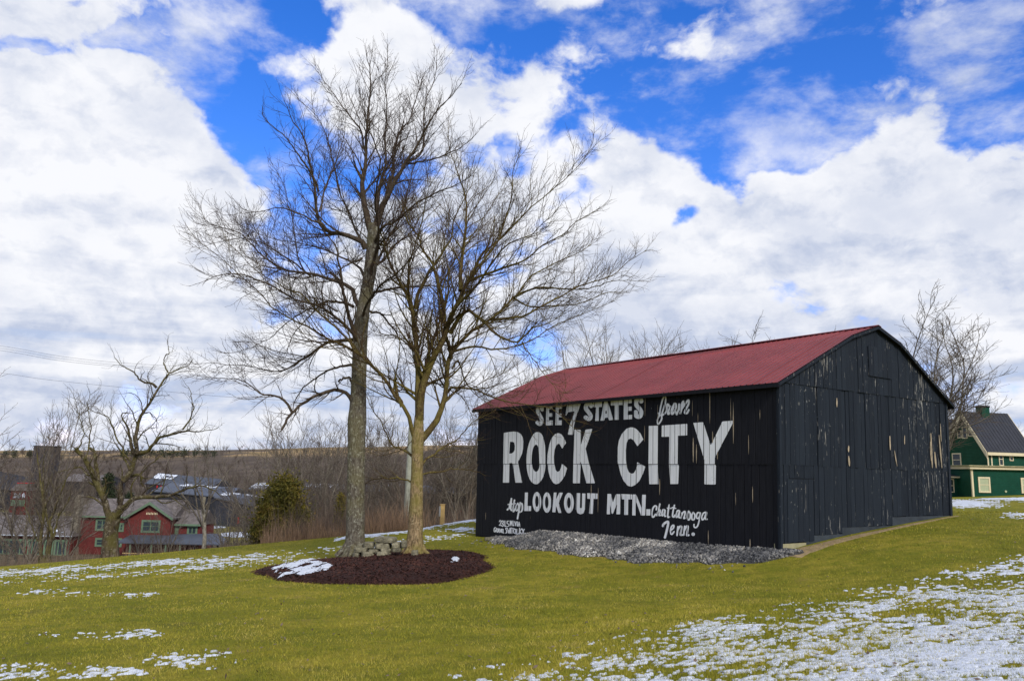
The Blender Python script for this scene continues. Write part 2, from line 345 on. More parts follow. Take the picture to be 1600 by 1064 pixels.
# ------------------------------------------------------------------ ground heights: thin plate through surveyed points
ctrl = [np.array([0, 0, 0.])]
for px, py, Y in [(800, 1064, 9.), (0, 1064, 10.), (1600, 1064, 6.5), (600, 916, 20.6), (395, 893, 24.5), (775, 880, 25.5), (1000, 886, 23.2), (1220, 888, 20.6),
                  (0, 885, 37), (200, 869, 37), (400, 851, 38), (640, 829.5, 39), (742, 812, 46), (1600, 900, 15.3), (1600, 820, 24), (1520, 776, 73), (1600, 773, 73), (1545, 800, 38), (1590, 785, 52)]:
    ctrl.append(P(px, py, Y))
for q, z in ((A, ZA), (A+U*BL, ZC), (A+Wd*BW, ZR)): ctrl.append(np.array([q[0], q[1], z]))
ctrl += [np.array([-15, -10, -1.2]), np.array([15, -10, 1.2]), np.array([0, -20, .3]), np.array([-5.2, 27., -1.52]), np.array([70, 75, 1.2]), np.array([30, 10, 1.6]), np.array([-40, 12, -3.6])]
ctrl = np.array(ctrl)
def tps_fit(c, lam=.4):
    n = len(c); d = np.linalg.norm(c[:, None, :2]-c[None, :, :2], axis=2); K = np.where(d > 0, d**2*np.log(d+1e-9), 0)
    Pm = np.c_[np.ones(n), c[:, :2]]; Am = np.zeros((n+3, n+3)); Am[:n, :n] = K+lam*np.eye(n); Am[:n, n:] = Pm; Am[n:, :n] = Pm.T
    return np.linalg.solve(Am, np.r_[c[:, 2], 0, 0, 0])
_w = tps_fit(ctrl)
def lawn_z(x, y):
    x = np.asarray(x, float); y = np.asarray(y, float); z = _w[-3]+_w[-2]*x+_w[-1]*y
    for (cx, cy, cz), wt in zip(ctrl, _w):
        d2 = (x-cx)**2+(y-cy)**2; z = z+wt*.5*d2*np.log(d2+1e-9)
    return z
EX = np.array([-200, -60, -23, -4.7, -2, 3, 10, 40, 200.]); EY = np.array([34, 36, 37.5, 40, 48, 66, 92, 112, 140.])
RX = np.array([-1500, -900, -450, -100, 0, 400, 1500.]); RH = np.array([14, 12, 22, 36, 38, 30, 20.])
def ground_z(x, y):
    x = np.asarray(x, float); y = np.asarray(y, float)
    ey = np.interp(x, EX, EY); yc = np.clip(y, -25, ey); xc = np.clip(x, -60, 75)
    zl = np.clip(lawn_z(xc, yc), -4.5, 3)
    s = y-ey
    zv = -11.5-np.clip(y-125, 0, 400)*.016
    xr = x*1200/np.maximum(y, 200)
    ridge = np.interp(xr, RX, RH)+5*(fbm(x/260+5, y/260+3, 5, 3)-.5)
    t = sstep(330, 1250, y); zv = zv+(ridge-zv)*t
    zv = zv-(y > 1300)*np.clip((y-1300)*.04, 0, 60)
    k = sstep(-1.5, 42, s)
    z = zl+(zv-zl)*k
    z = z+.02*(fbm(x*.7, y*.7, 9, 3)-.5)
    return z
def gz(x, y): return float(ground_z(np.array([x]), np.array([y]))[0])

# ground sheet: polar grid out to the horizon
az = np.concatenate([np.radians(np.arange(-46, 46, .3)), np.radians(np.arange(46, 314, 3.0))]); NA = len(az)
rr = np.concatenate([[.05, .6, 1.2], np.geomspace(2, 60, 150), np.geomspace(62, 4200, 130)]); NR = len(rr)
RRg, AAg = np.meshgrid(rr, az, indexing='ij'); gx = RRg*np.sin(AAg); gy = RRg*np.cos(AAg); gzz = ground_z(gx, gy)
Vg = np.stack([gx, gy, gzz], -1).reshape(-1, 3)
i, j = np.meshgrid(np.arange(NR-1), np.arange(NA), indexing='ij'); j2 = (j+1) % NA
Fg = np.stack([i*NA+j, i*NA+j2, (i+1)*NA+j2, (i+1)*NA+j], -1).reshape(-1, 4)[:, ::-1]
cen = Vg[Fg].mean(1); sdist = cen[:, 1]-np.interp(cen[:, 0], EX, EY)
rc = np.hypot(cen[:, 0], cen[:, 1])
zone = np.where((sdist < 1.5) & (rc < 160), 0, np.where(cen[:, 1] < 430, 1, 2)); zone = np.where((rc > 160) & (cen[:, 1] < 60), 1, zone)
def submesh(name, sel, mt, kind='structure'):
    f = Fg[sel]; u, inv = np.unique(f, return_inverse=True); me = np_mesh(name, Vg[u], inv.reshape(-1, 4)); o = link_mesh(name, me, mt, None, True); o['kind'] = kind; return o
submesh('lawn', zone == 0, M['lawn']); submesh('valley_floor', zone == 1, M['valley']); submesh('hills', zone == 2, M['valley'])


# ------------------------------------------------------------------ barn
barn = empty('tobacco_barn', (A[0], A[1], ZA)); tag(barn, 'black painted wooden barn with white lettering on its side and a red metal roof', 'barn')
def bl(p): return (p[0]-A[0], p[1]-A[1], p[2]-ZA)      # to barn local coordinates
nLong = np.array([-Wd[0], -Wd[1]]); nEnd = np.array([-U[0], -U[1]])    # outward normals
LEANN = np.array([-.098, 0.0]); LEANR = np.array([-.085, .0])
def wall_long(u, z, off=0.0):
    q = A+U*u+nLong*off; t = (ZE-z)/(ZE-ZA); q = q+LEANN*t*(1-u/BL)
    return (q[0]-A[0], q[1]-A[1], z-ZA)
def wall_end(v, z, off=0.0):
    q = A+Wd*v+nEnd*off; t = (ZE-z)/(ZE-ZA); q = q+(LEANN*(1-v/BW)+LEANR*(v/BW))*max(t, -.2)
    return (q[0]-A[0], q[1]-A[1], z-ZA)
def wall_back(u, z, off=0.0):
    q = A+Wd*BW+U*u-nLong*off; return (q[0]-A[0], q[1]-A[1], z-ZA)
def wall_far(v, z, off=0.0):
    q = A+U*BL+Wd*v-nEnd*off; return (q[0]-A[0], q[1]-A[1], z-ZA)
ZS0, ZS1, ZSR = .300+EYE, .235+EYE, .245+EYE             # seam heights at near, far-left, right corners
RV = BW*.535                                             # ridge position across
KF = .30                                                 # kink near the ridge
def gable_z(v):                                          # roof underside profile on the end walls
    k1, k2 = RV*(1-KF), RV+(BW-RV)*KF; zk = ZE+(ZG-ZE)*.775
    return float(np.interp(v, [0, k1, RV, k2, BW], [ZE, zk, ZG, zk+.06, ZE+.0]))
def ground_on_long(u): x, y = A+U*u; return max(gz(x, y), min(ZA, ZC)-.4)
def bottom_long(u):
    return float(np.interp(u, [0, 9.2, 9.3, 12.4, 12.41, BL], [ZA+.02, ZC+.50, ZC+.50, ZC+.40, ZC+.06, ZC+.05]))
def zline(u, z0, z1, L): return z0+(z1-z0)*u/L
longw = MB(); 
def slab(fn, L, zb, zt, th=.05):
    m = MB(); N = 12; us = [L*k/N for k in range(N+1)]
    for k in range(N):
        u0, u1 = us[k], us[k+1]; 
        m.hexa([fn(u0, zb(u0), -.03), fn(u1, zb(u1), -.03), fn(u1, zb(u1), -.03-th), fn(u0, zb(u0), -.03-th)], [fn(u0, zt(u0), -.03), fn(u1, zt(u1), -.03), fn(u1, zt(u1), -.03-th), fn(u0, zt(u0), -.03-th)])
    return m
long_wall = slab(wall_long, BL, lambda u: bottom_long(u)-.05, lambda u: ZE-.02).build('long_wall', M['backing'], barn)
end_wall = slab(wall_end, BW, lambda v: ZA+(ZR-ZA)*v/BW+.15, lambda v: gable_z(v)-.05).build('end_wall', M['backing'], barn)
back_wall = slab(wall_back, BL, lambda v: ZR-1.2, lambda v: ZE-.02).build('back_wall', M['board_front'], barn)
far_wall = slab(wall_far, BW, lambda v: ZC-.3, lambda v: gable_z(v)-.05).build('far_wall', M['board_front'], barn)
boards_long = []      # (u0, u1, off, tier)
def board(fn, u0, u1, zb0, zb1, zt0, zt1, off, th, mt, parent, name='board', skew=0.0, midoff=0.0):
    m = MB(); zm0, zm1 = (zb0+zt0)/2, (zb1+zt1)/2
    b = [fn(u0, zb0, off), fn(u1, zb1, off), fn(u1, zb1, off-th), fn(u0, zb0, off-th)]
    mm = [fn(u0+skew, zm0, off+midoff), fn(u1+skew, zm1, off+midoff), fn(u1+skew, zm1, off-th), fn(u0+skew, zm0, off-th)]
    t = [fn(u0, zt0, off), fn(u1, zt1, off), fn(u1, zt1, off-th), fn(u0, zt0, off-th)]
    # bevelled long edges
    def ring(q): 
        q = [np.array(x) for x in q]; e = (q[1]-q[0])*.03; d = (q[3]-q[0])*.25
        return [q[0]+e, q[1]-e, q[1]+d, q[2], q[3], q[0]+d]
    b, mm, t = ring(b), ring(mm), ring(t)
    i = len(m.v); m.v += [tuple(x) for x in b+mm+t]; n = 6
    m.f += [[i+k for k in range(n)][::-1], [i+2*n+k for k in range(n)]]
    for lv in (0, 1):
        for k in range(n): m.f.append([i+lv*n+k, i+lv*n+(k+1) % n, i+(lv+1)*n+(k+1) % n, i+(lv+1)*n+k])
    return m.build(name, mt, parent)
R_ = random.Random(3)
def widths(L, lo, hi):
    us = [0.0]
    while us[-1] < L-lo*.6: us.append(us[-1]+R_.uniform(lo, hi))
    s = L/us[-1]; return [u*s for u in us]
for tier in (0, 1):
    us = widths(BL, .19, .29)
    for k in range(len(us)-1):
        u0, u1 = us[k]+.002, us[k+1]-R_.choice([.003, .004, .006, .012]); off = R_.uniform(-.008, .006)+(0.014 if tier else 0)
        um = (u0+u1)/2; zs0, zs1 = zline(u0, ZS0, ZS1, BL), zline(u1, ZS0, ZS1, BL)
        if tier == 0: z = (bottom_long(um)+R_.uniform(-.02, .02), )*2+(zs0+.02, zs1+.02)
        else: z = (zs0+R_.uniform(-.006, .006), zs1)+(ZE-.02, ZE-.02)
        board(wall_long, u0, u1, z[0], z[1], z[2], z[3], off, .022, M['board_front'], long_wall, midoff=0)
        boards_long.append((u0, u1, off, tier))
# end wall: three tiers, a door and a loft hatch
DV0, DV1 = .32, 1.52
ZU0, ZU1 = ZE-.0, ZE-.0
def zplinth(v): return np.interp(v, [0, 1.15, 1.16, 2.9, 2.91, 5.6, 5.61, BW], [ZA+.22, ZA+.22, ZA+.40, ZA+.40, ZA+.58, ZA+.58, ZR+.02, ZR+.02]).item()
for tier in (0, 1, 2):
    us = widths(BW, .18, .27)
    for k in range(len(us)-1):
        u0, u1 = us[k]+.002, us[k+1]-R_.choice([.004, .005, .008, .016]); off = R_.uniform(-.010, .008)+(0, .016, .034)[tier]
        um = (u0+u1)/2; sk = R_.uniform(-.012, .012); zs0, zs1 = zline(u0, ZS0, ZSR, BW), zline(u1, ZS0, ZSR, BW)
        if tier == 0:
            z = (zplinth(um)+R_.uniform(-.02, .02),)*2+(zs0+.03, zs1+.03)
            if DV0 < um < DV1: z = (ZS0-.36, ZS0-.36)+(zs0+.03, zs1+.03)
        elif tier == 1: z = (zs0+R_.uniform(-.012, .012), zs1+R_.uniform(-.012, .012), ZE+.02, ZE+.02)
        else: z = (ZE-.02+R_.uniform(-.01, .01), ZE-.02, max(ZE, gable_z(u0)-.03), max(ZE, gable_z(u1)-.03))
        if R_.random() < .2 and tier == 1: off -= .02
        if z[2]-z[0] < .05: continue
        board(wall_end, u0, u1, z[0], z[1], z[2], z[3], off, .022, M['board_end'], end_wall, skew=sk, midoff=R_.uniform(-.004, .01))
door = MB().hexa([wall_end(DV0, ZA+.2, -.015), wall_end(DV1, ZA+.24, -.015), wall_end(DV1, ZA+.24, -.03), wall_end(DV0, ZA+.2, -.03)],
                 [wall_end(DV0, ZS0-.37, -.015), wall_end(DV1, ZS0-.37, -.015), wall_end(DV1, ZS0-.37, -.03), wall_end(DV0, ZS0-.37, -.03)]).build('door', M['backing'], barn)
nd = 5
for k in range(nd):
    u0 = DV0+(DV1-DV0)*k/nd+.004; u1 = DV0+(DV1-DV0)*(k+1)/nd-.006
    board(wall_end, u0, u1, ZA+.23, ZA+.25, ZS0-.38, ZS0-.38, .018+R_.uniform(-.004, .004), .03, M['board_end'], door)
hatch = MB().hexa([wall_end(4.45, ZE+.55, .045), wall_end(5.75, ZE+.55, .045), wall_end(5.75, ZE+.55, .03), wall_end(4.45, ZE+.55, .03)],
                  [wall_end(4.45, ZE+1.45, .045), wall_end(5.75, ZE+1.45, .045), wall_end(5.75, ZE+1.45, .03), wall_end(4.45, ZE+1.45, .03)]).build('loft_hatch', M['board_end'], barn)
for k in range(5):
    u0 = 4.45+.26*k+.003; board(wall_end, u0, u0+.25, ZE+.53, ZE+.53, ZE+1.47, ZE+1.47, .075+R_.uniform(-.005, .004), .02, M['board_end'], hatch)
# corner boards
board(wall_long, -.012, .05, ZA-.02, ZA-.02, ZE-.02, ZE-.02, .045, .03, M['board_end'], barn, 'corner_board')
board(wall_end, -.03, .06, ZA-.02, ZA-.02, ZE-.02, ZE-.02, .04, .03, M['board_end'], barn, 'corner_board')
board(wall_end, BW-.10, BW+.03, ZR-.1, ZR-.1, ZE-.02, ZE-.02, .045, .03, M['board_end'], barn, 'corner_board')
# bare wood where boards have lost their face
def sliver(v, z0, z1, wd, slant=0.0):
    n = 7; pts = []
    for k in range(n): t = k/(n-1); pts.append((v-wd/2*(.3+.9*math.sin(math.pi*min(1, t*.9+.08)))+slant*t+R_.uniform(-.006, .006), z0+(z1-z0)*t))
    for k in range(n-1, -1, -1): t = k/(n-1); pts.append((v+wd/2*(.3+.8*math.sin(math.pi*min(1, t*.9+.05)))+slant*t+R_.uniform(-.006, .006), z0+(z1-z0)*t))
    m = MB().hexa([wall_end(a, b, .034) for a, b in pts], [wall_end(a, b, .040) for a, b in pts]); return m.build('bare_wood_patch', M['bare_wood'], barn)
def vz(px, py):      # photo position -> position on the end wall plane
    r = ray(px, py); n = np.array([nEnd[0], nEnd[1], 0]); t = ((A[0]*n[0]+A[1]*n[1]))/(r@n); p = r*t
    return float((p[:2]-A)@Wd), p[2]+EYE
for (x, y0, y1, wpx, sl) in [(1457, 731, 677, 4.5, 0), (1463, 731, 706, 5, -.05), (1472, 731, 680, 4, -.1), (1470, 690, 662, 2, 0), (1402, 728, 704, 2.4, -.12), (1391, 703, 681, 3, 0), (1328, 728, 712, 4, -.03), (1326, 706, 696, 3, .02), (1413, 694, 680, 2, .03), (1306, 622, 636, 3, 0), (1455, 720, 690, 3, 0)]:
    v0, z0 = vz(x, y0); v1, z1 = vz(x, y1); sliver(v0, min(z0, z1), max(z0, z1), wpx*.019, sl)
def uz(px, py):
    r = ray(px, py); n = np.array([nLong[0], nLong[1], 0]); t = ((A[0]*n[0]+A[1]*n[1]))/(r@n); p = r*t
    return float((p[:2]-A)@U), p[2]+EYE
def sliver_long(x, y0, y1, wpx):
    u0, z0 = uz(x, y0); u1, z1 = uz(x, y1); lo, hi = min(z0, z1), max(z0, z1); wd = wpx*.015; pts = []; n = 6
    for k in range(n): t = k/(n-1); pts.append((u0-wd/2*(.15+math.sin(math.pi*t))+R_.uniform(-.003, .003), lo+(hi-lo)*t))
    for k in range(n-1, -1, -1): t = k/(n-1); pts.append((u0+wd/2*(.15+math.sin(math.pi*t))+R_.uniform(-.003, .003), lo+(hi-lo)*t))
    MB().hexa([wall_long(a, b, .024) for a, b in pts], [wall_long(a, b, .028) for a, b in pts]).build('bare_wood_patch', M['bare_wood'], barn)
for a in [(1110, 607, 662, 1.5), (1147, 628, 693, 1.9), (1143, 622, 662, 1), (1083, 625, 650, 1), (1092, 645, 660, 1), (1009, 617, 650, 1.6), (1009, 690, 665, 1.2), (1029, 660, 632, .8), (1086, 722, 684, 2.6), (1091, 724, 694, 1.8), (1116, 693, 674, 2.0), (1124, 718, 705, 1.6), (1034, 773, 748, 1.6), (937, 800, 762, 1.4), (926, 774, 757, 1), (1112, 850, 828, 1.5), (1172, 680, 710, 1), (1178, 855, 842, 2.2), (760, 800, 812, 1), (1154, 789, 770, .8), (1180, 760, 785, 1), (1189, 640, 655, .8)]: sliver_long(*a)
# foundation
for (v0, v1, zt, mt) in [(.0, 1.15, ZA+.21, 'concrete'), (1.152, 2.9, ZA+.39, 'concrete_blue'), (2.902, 5.6, ZA+.57, 'concrete_blue'), (5.602, BW, ZR+.01, 'concrete_blue')]:
    zb = ZA-.3; MB().hexa([wall_end(v0, zb, .0), wall_end(v1, zb, .0), wall_end(v1, zb, -.2), wall_end(v0, zb, -.2)], [wall_end(v0, zt, .0), wall_end(v1, zt, .0), wall_end(v1, zt, -.2), wall_end(v0, zt, -.2)]).build('foundation_block', M[mt], barn)
MB().hexa([wall_long(0, ZC-.5, -.06), wall_long(BL, ZC-.5, -.06), wall_long(BL, ZC-.5, -.2), wall_long(0, ZC-.5, -.2)], [wall_long(0, ZA+.03, -.06), wall_long(BL, ZC+.4, -.06), wall_long(BL, ZC+.4, -.2), wall_long(0, ZA+.03, -.2)]).build('foundation_block', M['backing'], barn)
# roof: panels of ribbed metal on both slopes
OE, OV = .17, .22          # end overhang, eave overhang
k1, k2 = RV*(1-KF), RV+(BW-RV)*KF
def prof(side):
    if side == 0:
        s = (gable_z(k1)-ZE)/k1; return [(-OV, ZE-OV*s+.05), (k1, gable_z(k1)+.05), (RV, ZG+.05)]
    s = (gable_z(k2)-ZE)/(BW-k2); return [(BW+OV, ZE-OV*s+.05), (k2, gable_z(k2)+.05), (RV, ZG+.05)]
def barnpt(u, v, z): q = A+U*u+Wd*v; return (q[0]-A[0], q[1]-A[1], z-ZA)
def sag(u): return -.05*math.sin(math.pi*min(1, max(0, u/BL)))
roof = MB()
for side in (0, 1):
    pr = prof(side)
    for a, b in zip(pr[:-1], pr[1:]):
        roof.hexa([barnpt(-OE+.03, a[0], a[1]-.06), barnpt(BL+OE-.03, a[0], a[1]-.06), barnpt(BL+OE-.03, b[0], b[1]-.06), barnpt(-OE+.03, b[0], b[1]-.06)],
                  [barnpt(-OE+.03, a[0], a[1]-.035), barnpt(BL+OE-.03, a[0], a[1]-.035), barnpt(BL+OE-.03, b[0], b[1]-.035), barnpt(-OE+.03, b[0], b[1]-.035)])
roof = roof.build('roof', M['backing'], barn)
NP = 18; pw = (BL+2*OE)/NP
for side in (0, 1):
    pr = prof(side)
    for k in range(NP):
        us = []; u0 = -OE+k*pw; nr = 4
        for r_ in range(nr):
            c = u0+pw*r_/nr; us += [(c+.0, .022), (c+.018, .022), (c+.03, 0), (c+pw/nr-.012, 0)]
        us.append((u0+pw-.001, .020)); dz = R_.uniform(-.004, .004)
        m = MB(); rows = []
        for (v, z) in pr: rows.append([barnpt(u, v, z+h+dz+sag(u)*(1 if v == RV else .5)) for u, h in us])
        n = len(us); m.v = [tuple(p) for r_ in rows for p in r_]
        for a in range(2):
            for b in range(n-1): m.f.append([a*n+b, a*n+b+1, (a+1)*n+b+1, (a+1)*n+b])
        m.build('roof_panel', M['roof'], roof)
m = MB()
for s_ in (-1, 1): m.hexa([barnpt(-OE-.01, RV, ZG+.075), barnpt(BL+OE+.01, RV, ZG+.075), barnpt(BL+OE+.01, RV+s_*.16, ZG+.03), barnpt(-OE-.01, RV+s_*.16, ZG+.03)], [barnpt(-OE-.01, RV, ZG+.09), barnpt(BL+OE+.01, RV, ZG+.09), barnpt(BL+OE+.01, RV+s_*.16, ZG+.042), barnpt(-OE-.01, RV+s_*.16, ZG+.042)])
m.build('ridge_cap', M['roof'], barn)
# rake boards and eave fascia
for uu in (-OE, BL+OE-.025):
    for side in (0, 1):
        pr = prof(side); m = MB()
        for a, b in zip(pr[:-1], pr[1:]):
            m.hexa([barnpt(uu-.012, a[0], a[1]-.10), barnpt(uu+.03, a[0], a[1]-.10), barnpt(uu+.03, b[0], b[1]-.10), barnpt(uu-.012, b[0], b[1]-.10)],
                   [barnpt(uu-.012, a[0], a[1]-.012), barnpt(uu+.03, a[0], a[1]-.012), barnpt(uu+.03, b[0], b[1]-.012), barnpt(uu-.012, b[0], b[1]-.012)])
        m.build('rake_board', M['board_end'], barn)
for v, z in (prof(0)[0], prof(1)[0]):
    m = MB(); m.hexa([barnpt(-OE, v-.012, z-.13), barnpt(BL+OE, v-.012, z-.13), barnpt(BL+OE, v+.02, z-.13), barnpt(-OE, v+.02, z-.13)], [barnpt(-OE, v-.012, z-.02), barnpt(BL+OE, v-.012, z-.02), barnpt(BL+OE, v+.02, z-.02), barnpt(-OE, v+.02, z-.02)]); m.build('eave_fascia', M['board_front'], barn)

# lettering, painted board by board
def cr(pts, n=6, closed=False):
    p = np.array(pts, float)
    if len(p) < 3: return p
    q = np.r_[[p[-2] if closed else 2*p[0]-p[1]], p, [p[1] if closed else 2*p[-1]-p[-2]]]; out = []
    for k in range(1, len(q)-2):
        for t in np.linspace(0, 1, n, endpoint=False):
            a, b, c, d = q[k-1], q[k], q[k+1], q[k+2]
            out.append(.5*((2*b)+(-a+c)*t+(2*a-5*b+4*c-d)*t*t+(-a+3*b-3*c+d)*t**3))
    out.append(p[-1]); return np.array(out)
def sd_poly(pts, X, Y):
    d = np.full(X.shape, 1e9); inside = np.zeros(X.shape, bool); n = len(pts)
    for k in range(n):
        ax, ay = pts[k]; bx, by = pts[(k+1) % n]; ex, ey = bx-ax, by-ay; wx, wy = X-ax, Y-ay
        t = np.clip((wx*ex+wy*ey)/(ex*ex+ey*ey+1e-12), 0, 1); d = np.minimum(d, (wx-ex*t)**2+(wy-ey*t)**2)
        c = ((ay > Y) != (by > Y)) & (X < (bx-ax)*(Y-ay)/(by-ay+1e-12)+ax); inside ^= c
    return np.where(inside, -1, 1)*np.sqrt(d)
def sd_stroke(pts, wd, X, Y):
    d = np.full(X.shape, 1e9)
    if len(pts) == 1: return np.hypot(X-pts[0][0], Y-pts[0][1])-wd/2
    for (ax, ay), (bx, by) in zip(pts[:-1], pts[1:]):
        ex, ey = bx-ax, by-ay; wx, wy = X-ax, Y-ay; t = np.clip((wx*ex+wy*ey)/(ex*ex+ey*ey+1e-12), 0, 1); d = np.minimum(d, (wx-ex*t)**2+(wy-ey*t)**2)
    return np.sqrt(d)-wd/2
CR = {'A': (780, 610, 13.3), 'B': (890, 610, 13.3), 'C': (1010, 610, 13.3), 'D': (780, 665, 10.64), 'E': (955, 655, 8.205), 'F': (765, 760, 13.3), 'G': (875, 760, 10.667), 'H': (1005, 775, 14.545)}
def el(cx, cy, rx, ry): return [(cx+rx*math.cos(t), cy+ry*math.sin(t)) for t in np.linspace(0, 2*math.pi, 28, endpoint=False)]
# each entry: name, crop, [('p' poly | 'P' smooth poly | 's' smooth stroke | 'l' straight stroke | '-' cut, data...)]
G = []
def g(n, c, *ops): G.append((n, c, ops))
g('R', 'D', ('p', [(80,118),(180,103),(250,97),(310,105),(360,135),(395,190),(405,260),(400,380),(385,460),(350,540),(315,595),(325,660),(385,945),(268,945),(225,620),(172,620),(165,945),(62,945),(72,600)]), ('-', [(185,268),(225,265),(255,280),(268,330),(265,400),(245,440),(215,460),(172,465)]))
g('O', 'D', ('P', [(645,107),(600,118),(550,180),(500,300),(465,460),(458,640),(470,760),(500,870),(550,945),(600,970),(650,960),(710,890),(750,790),(770,660),(770,400),(760,300),(730,180),(690,120)]), ('-P', [(610,315),(575,360),(555,440),(545,560),(548,660),(565,720),(590,755),(612,765),(640,750),(665,700),(672,640),(665,450),(655,360),(635,322)]))
g('C', 'D', ('p', [(985,122),(930,140),(880,200),(840,310),(810,480),(803,640),(820,760),(850,870),(900,950),(945,972),(1000,955),(1050,900),(1095,820),(1130,705),(1045,625),(1030,700),(1005,750),(975,768),(940,740),(918,640),(912,520),(925,400),(950,330),(985,297),(1015,310),(1055,382),(1118,285),(1080,195),(1040,140)]))
g('K', 'D', ('p', [(1255,62),(1362,70),(1362,325),(1440,65),(1555,52),(1540,110),(1442,380),(1500,640),(1595,955),(1450,955),(1355,580),(1340,955),(1228,955),(1235,650)]))
g('C', 'E', ('p', [(250,103),(200,120),(140,190),(105,270),(90,360),(82,480),(95,590),(120,700),(160,790),(215,850),(260,862),(310,840),(360,790),(405,700),(437,605),(340,548),(330,600),(315,650),(290,690),(265,697),(230,680),(205,620),(193,520),(192,400),(200,310),(220,260),(255,245),(290,265),(342,345),(417,258),(380,180),(330,125),(290,105)]))
g('I', 'E', ('p', [(487,85),(605,80),(600,585),(608,830),(487,830),(478,590)]))
g('T', 'E', ('p', [(655,80),(978,58),(978,205),(862,210),(858,585),(870,592),(860,828),(755,828),(745,590),(748,222),(652,225)]))
g('Y', 'E', ('p', [(1057,47),(1185,37),(1280,335),(1430,28),(1578,17),(1555,70),(1333,490),(1333,580),(1345,590),(1342,835),(1197,832),(1200,520)]))
g('S', 'A', ('s', 78, [(898,395),(890,350),(855,345),(818,375),(815,450),(855,530),(888,600),(880,670),(845,697),(800,665)]))
g('E', 'A', ('p', [(985,315),(1115,320),(1115,390),(1045,390),(1045,470),(1112,470),(1112,545),(1040,545),(1040,620),(1118,620),(1118,720),(975,728)]))
g('E', 'A', ('p', [(1185,300),(1320,290),(1315,375),(1240,385),(1238,480),(1305,480),(1305,555),(1240,555),(1240,620),(1308,620),(1308,718),(1170,720)]))
g('7', 'A', ('p', [(1425,265),(1460,250),(1722,205),(1680,330),(1600,560),(1560,720),(1535,920),(1435,915),(1470,720),(1530,560),(1570,430),(1440,450),(1395,525),(1385,520),(1400,400)]))
g('S', 'B', ('s', 88, [(455,320),(435,278),(395,275),(352,310),(348,380),(400,450),(445,520),(435,575),(395,590),(340,560)]))
g('T', 'B', ('p', [(490,250),(682,235),(682,340),(612,345),(612,630),(535,632),(555,350),(498,340)]))
g('A', 'B', ('p', [(722,230),(795,225),(840,350),(915,610),(830,620),(808,560),(745,570),(728,625),(648,628),(680,480)]), ('-', [(760,420),(778,420),(784,480),(752,480)]))
g('T', 'B', ('p', [(865,210),(1110,188),(1110,300),(1030,302),(1030,608),(943,612),(945,310),(865,312)]))
g('E', 'B', ('p', [(1130,185),(1300,172),(1300,262),(1215,268),(1215,340),(1300,332),(1300,420),(1220,425),(1215,510),(1308,505),(1305,595),(1130,605)]))
g('S', 'B', ('s', 90, [(1495,225),(1475,175),(1420,190),(1390,240),(1400,310),(1465,385),(1495,450),(1480,525),(1440,545),(1390,520),(1385,450)]))
g('f', 'C', ('s', 34, [(255,470),(285,505),(340,515),(395,470),(430,410)]), ('s', 32, [(290,470),(300,380),(340,210),(375,140),(405,150),(400,260),(360,400),(325,510),(330,580),(300,650),(255,700),(240,660),(250,580),(290,500)]))
g('r', 'C', ('s', 38, [(430,410),(435,300),(460,290),(480,330),(505,330),(475,400),(450,470),(470,490),(510,440)]))
g('o', 'C', ('s', 38, [(510,460),(540,380),(590,275),(622,285),(625,350),(590,440),(545,490),(535,450),(575,340)]), ('s', 34, [(600,400),(640,500)]))
g('m', 'C', ('s', 36, [(640,500),(675,400),(690,285)]), ('s', 36, [(665,440),(765,230),(765,300),(710,475)]), ('s', 40, [(725,400),(860,215),(888,225),(875,300),(815,410),(805,465),(850,470),(885,405)]))
g('L', 'F', ('p', [(735,122),(800,122),(790,400),(865,405),(862,505),(718,505)]))
g('O', 'F', ('p', el(982, 315, 90, 207)), ('-', el(983, 305, 38, 115)))
g('O', 'F', ('p', el(1192, 330, 90, 213)), ('-', el(1188, 325, 37, 125)))
g('K', 'F', ('p', [(1335,122),(1395,122),(1385,265),(1450,125),(1528,125),(1440,340),(1495,545),(1435,545),(1385,400),(1368,535),(1302,530)]))
g('O', 'G', ('p', el(150, 272, 84, 170)), ('-', el(150, 268, 30, 92)))
g('U', 'G', ('p', [(275,108),(335,108),(330,350),(350,362),(365,350),(370,112),(425,115),(415,380),(390,445),(340,462),(290,440),(268,380)]))
g('T', 'G', ('p', [(455,108),(628,115),(625,205),(560,203),(548,452),(488,450),(505,205),(458,200)]))
g('M', 'G', ('p', [(790,120),(850,122),(885,265),(935,125),(1005,125),(1002,460),(938,460),(950,290),(885,450),(865,450),(832,290),(832,460),(778,460)]))
g('T', 'G', ('p', [(1020,122),(1203,130),(1203,212),(1140,212),(1137,470),(1070,470),(1072,212),(1028,210)]))
g('N', 'G', ('p', [(1212,130),(1270,130),(1360,360),(1368,135),(1430,135),(1418,480),(1350,480),(1270,250),(1265,480),(1205,478)]))
g('full stop', 'G', ('p', [(1432,375),(1505,375),(1503,480),(1430,480)]))
g('A', 'F', ('s', 34, [(370,480),(410,430),(455,250)]), ('l', 34, [(455,250),(437,470),(455,490)]), ('l', 28, [(388,370),(530,352)]))
g('t', 'F', ('s', 32, [(515,280),(482,470),(495,515),(540,440)]))
g('o', 'F', ('s', 30, [(590,345),(550,400),(543,470),(565,500),(600,460),(605,380),(590,345)]))
g('p', 'F', ('s', 34, [(642,335),(612,500),(583,665)]), ('s', 34, [(635,370),(675,355),(685,440),(670,505),(630,530)]))
W2 = 21
g('2', 'F', ('s', W2, [(207,725),(222,702),(240,722),(232,760),(207,800)]), ('l', W2, [(207,803),(243,805)]))
g('3', 'F', ('s', W2, [(257,715),(280,712),(285,745),(266,764),(288,790),(276,820),(252,812)]))
g('1', 'F', ('l', W2, [(318,712),(318,822)]), ('l', 26, [(340,820)]))
g('5', 'F', ('l', W2, [(402,715),(366,718),(363,762)]), ('s', W2, [(363,762),(398,780),(400,815),(370,828)]))
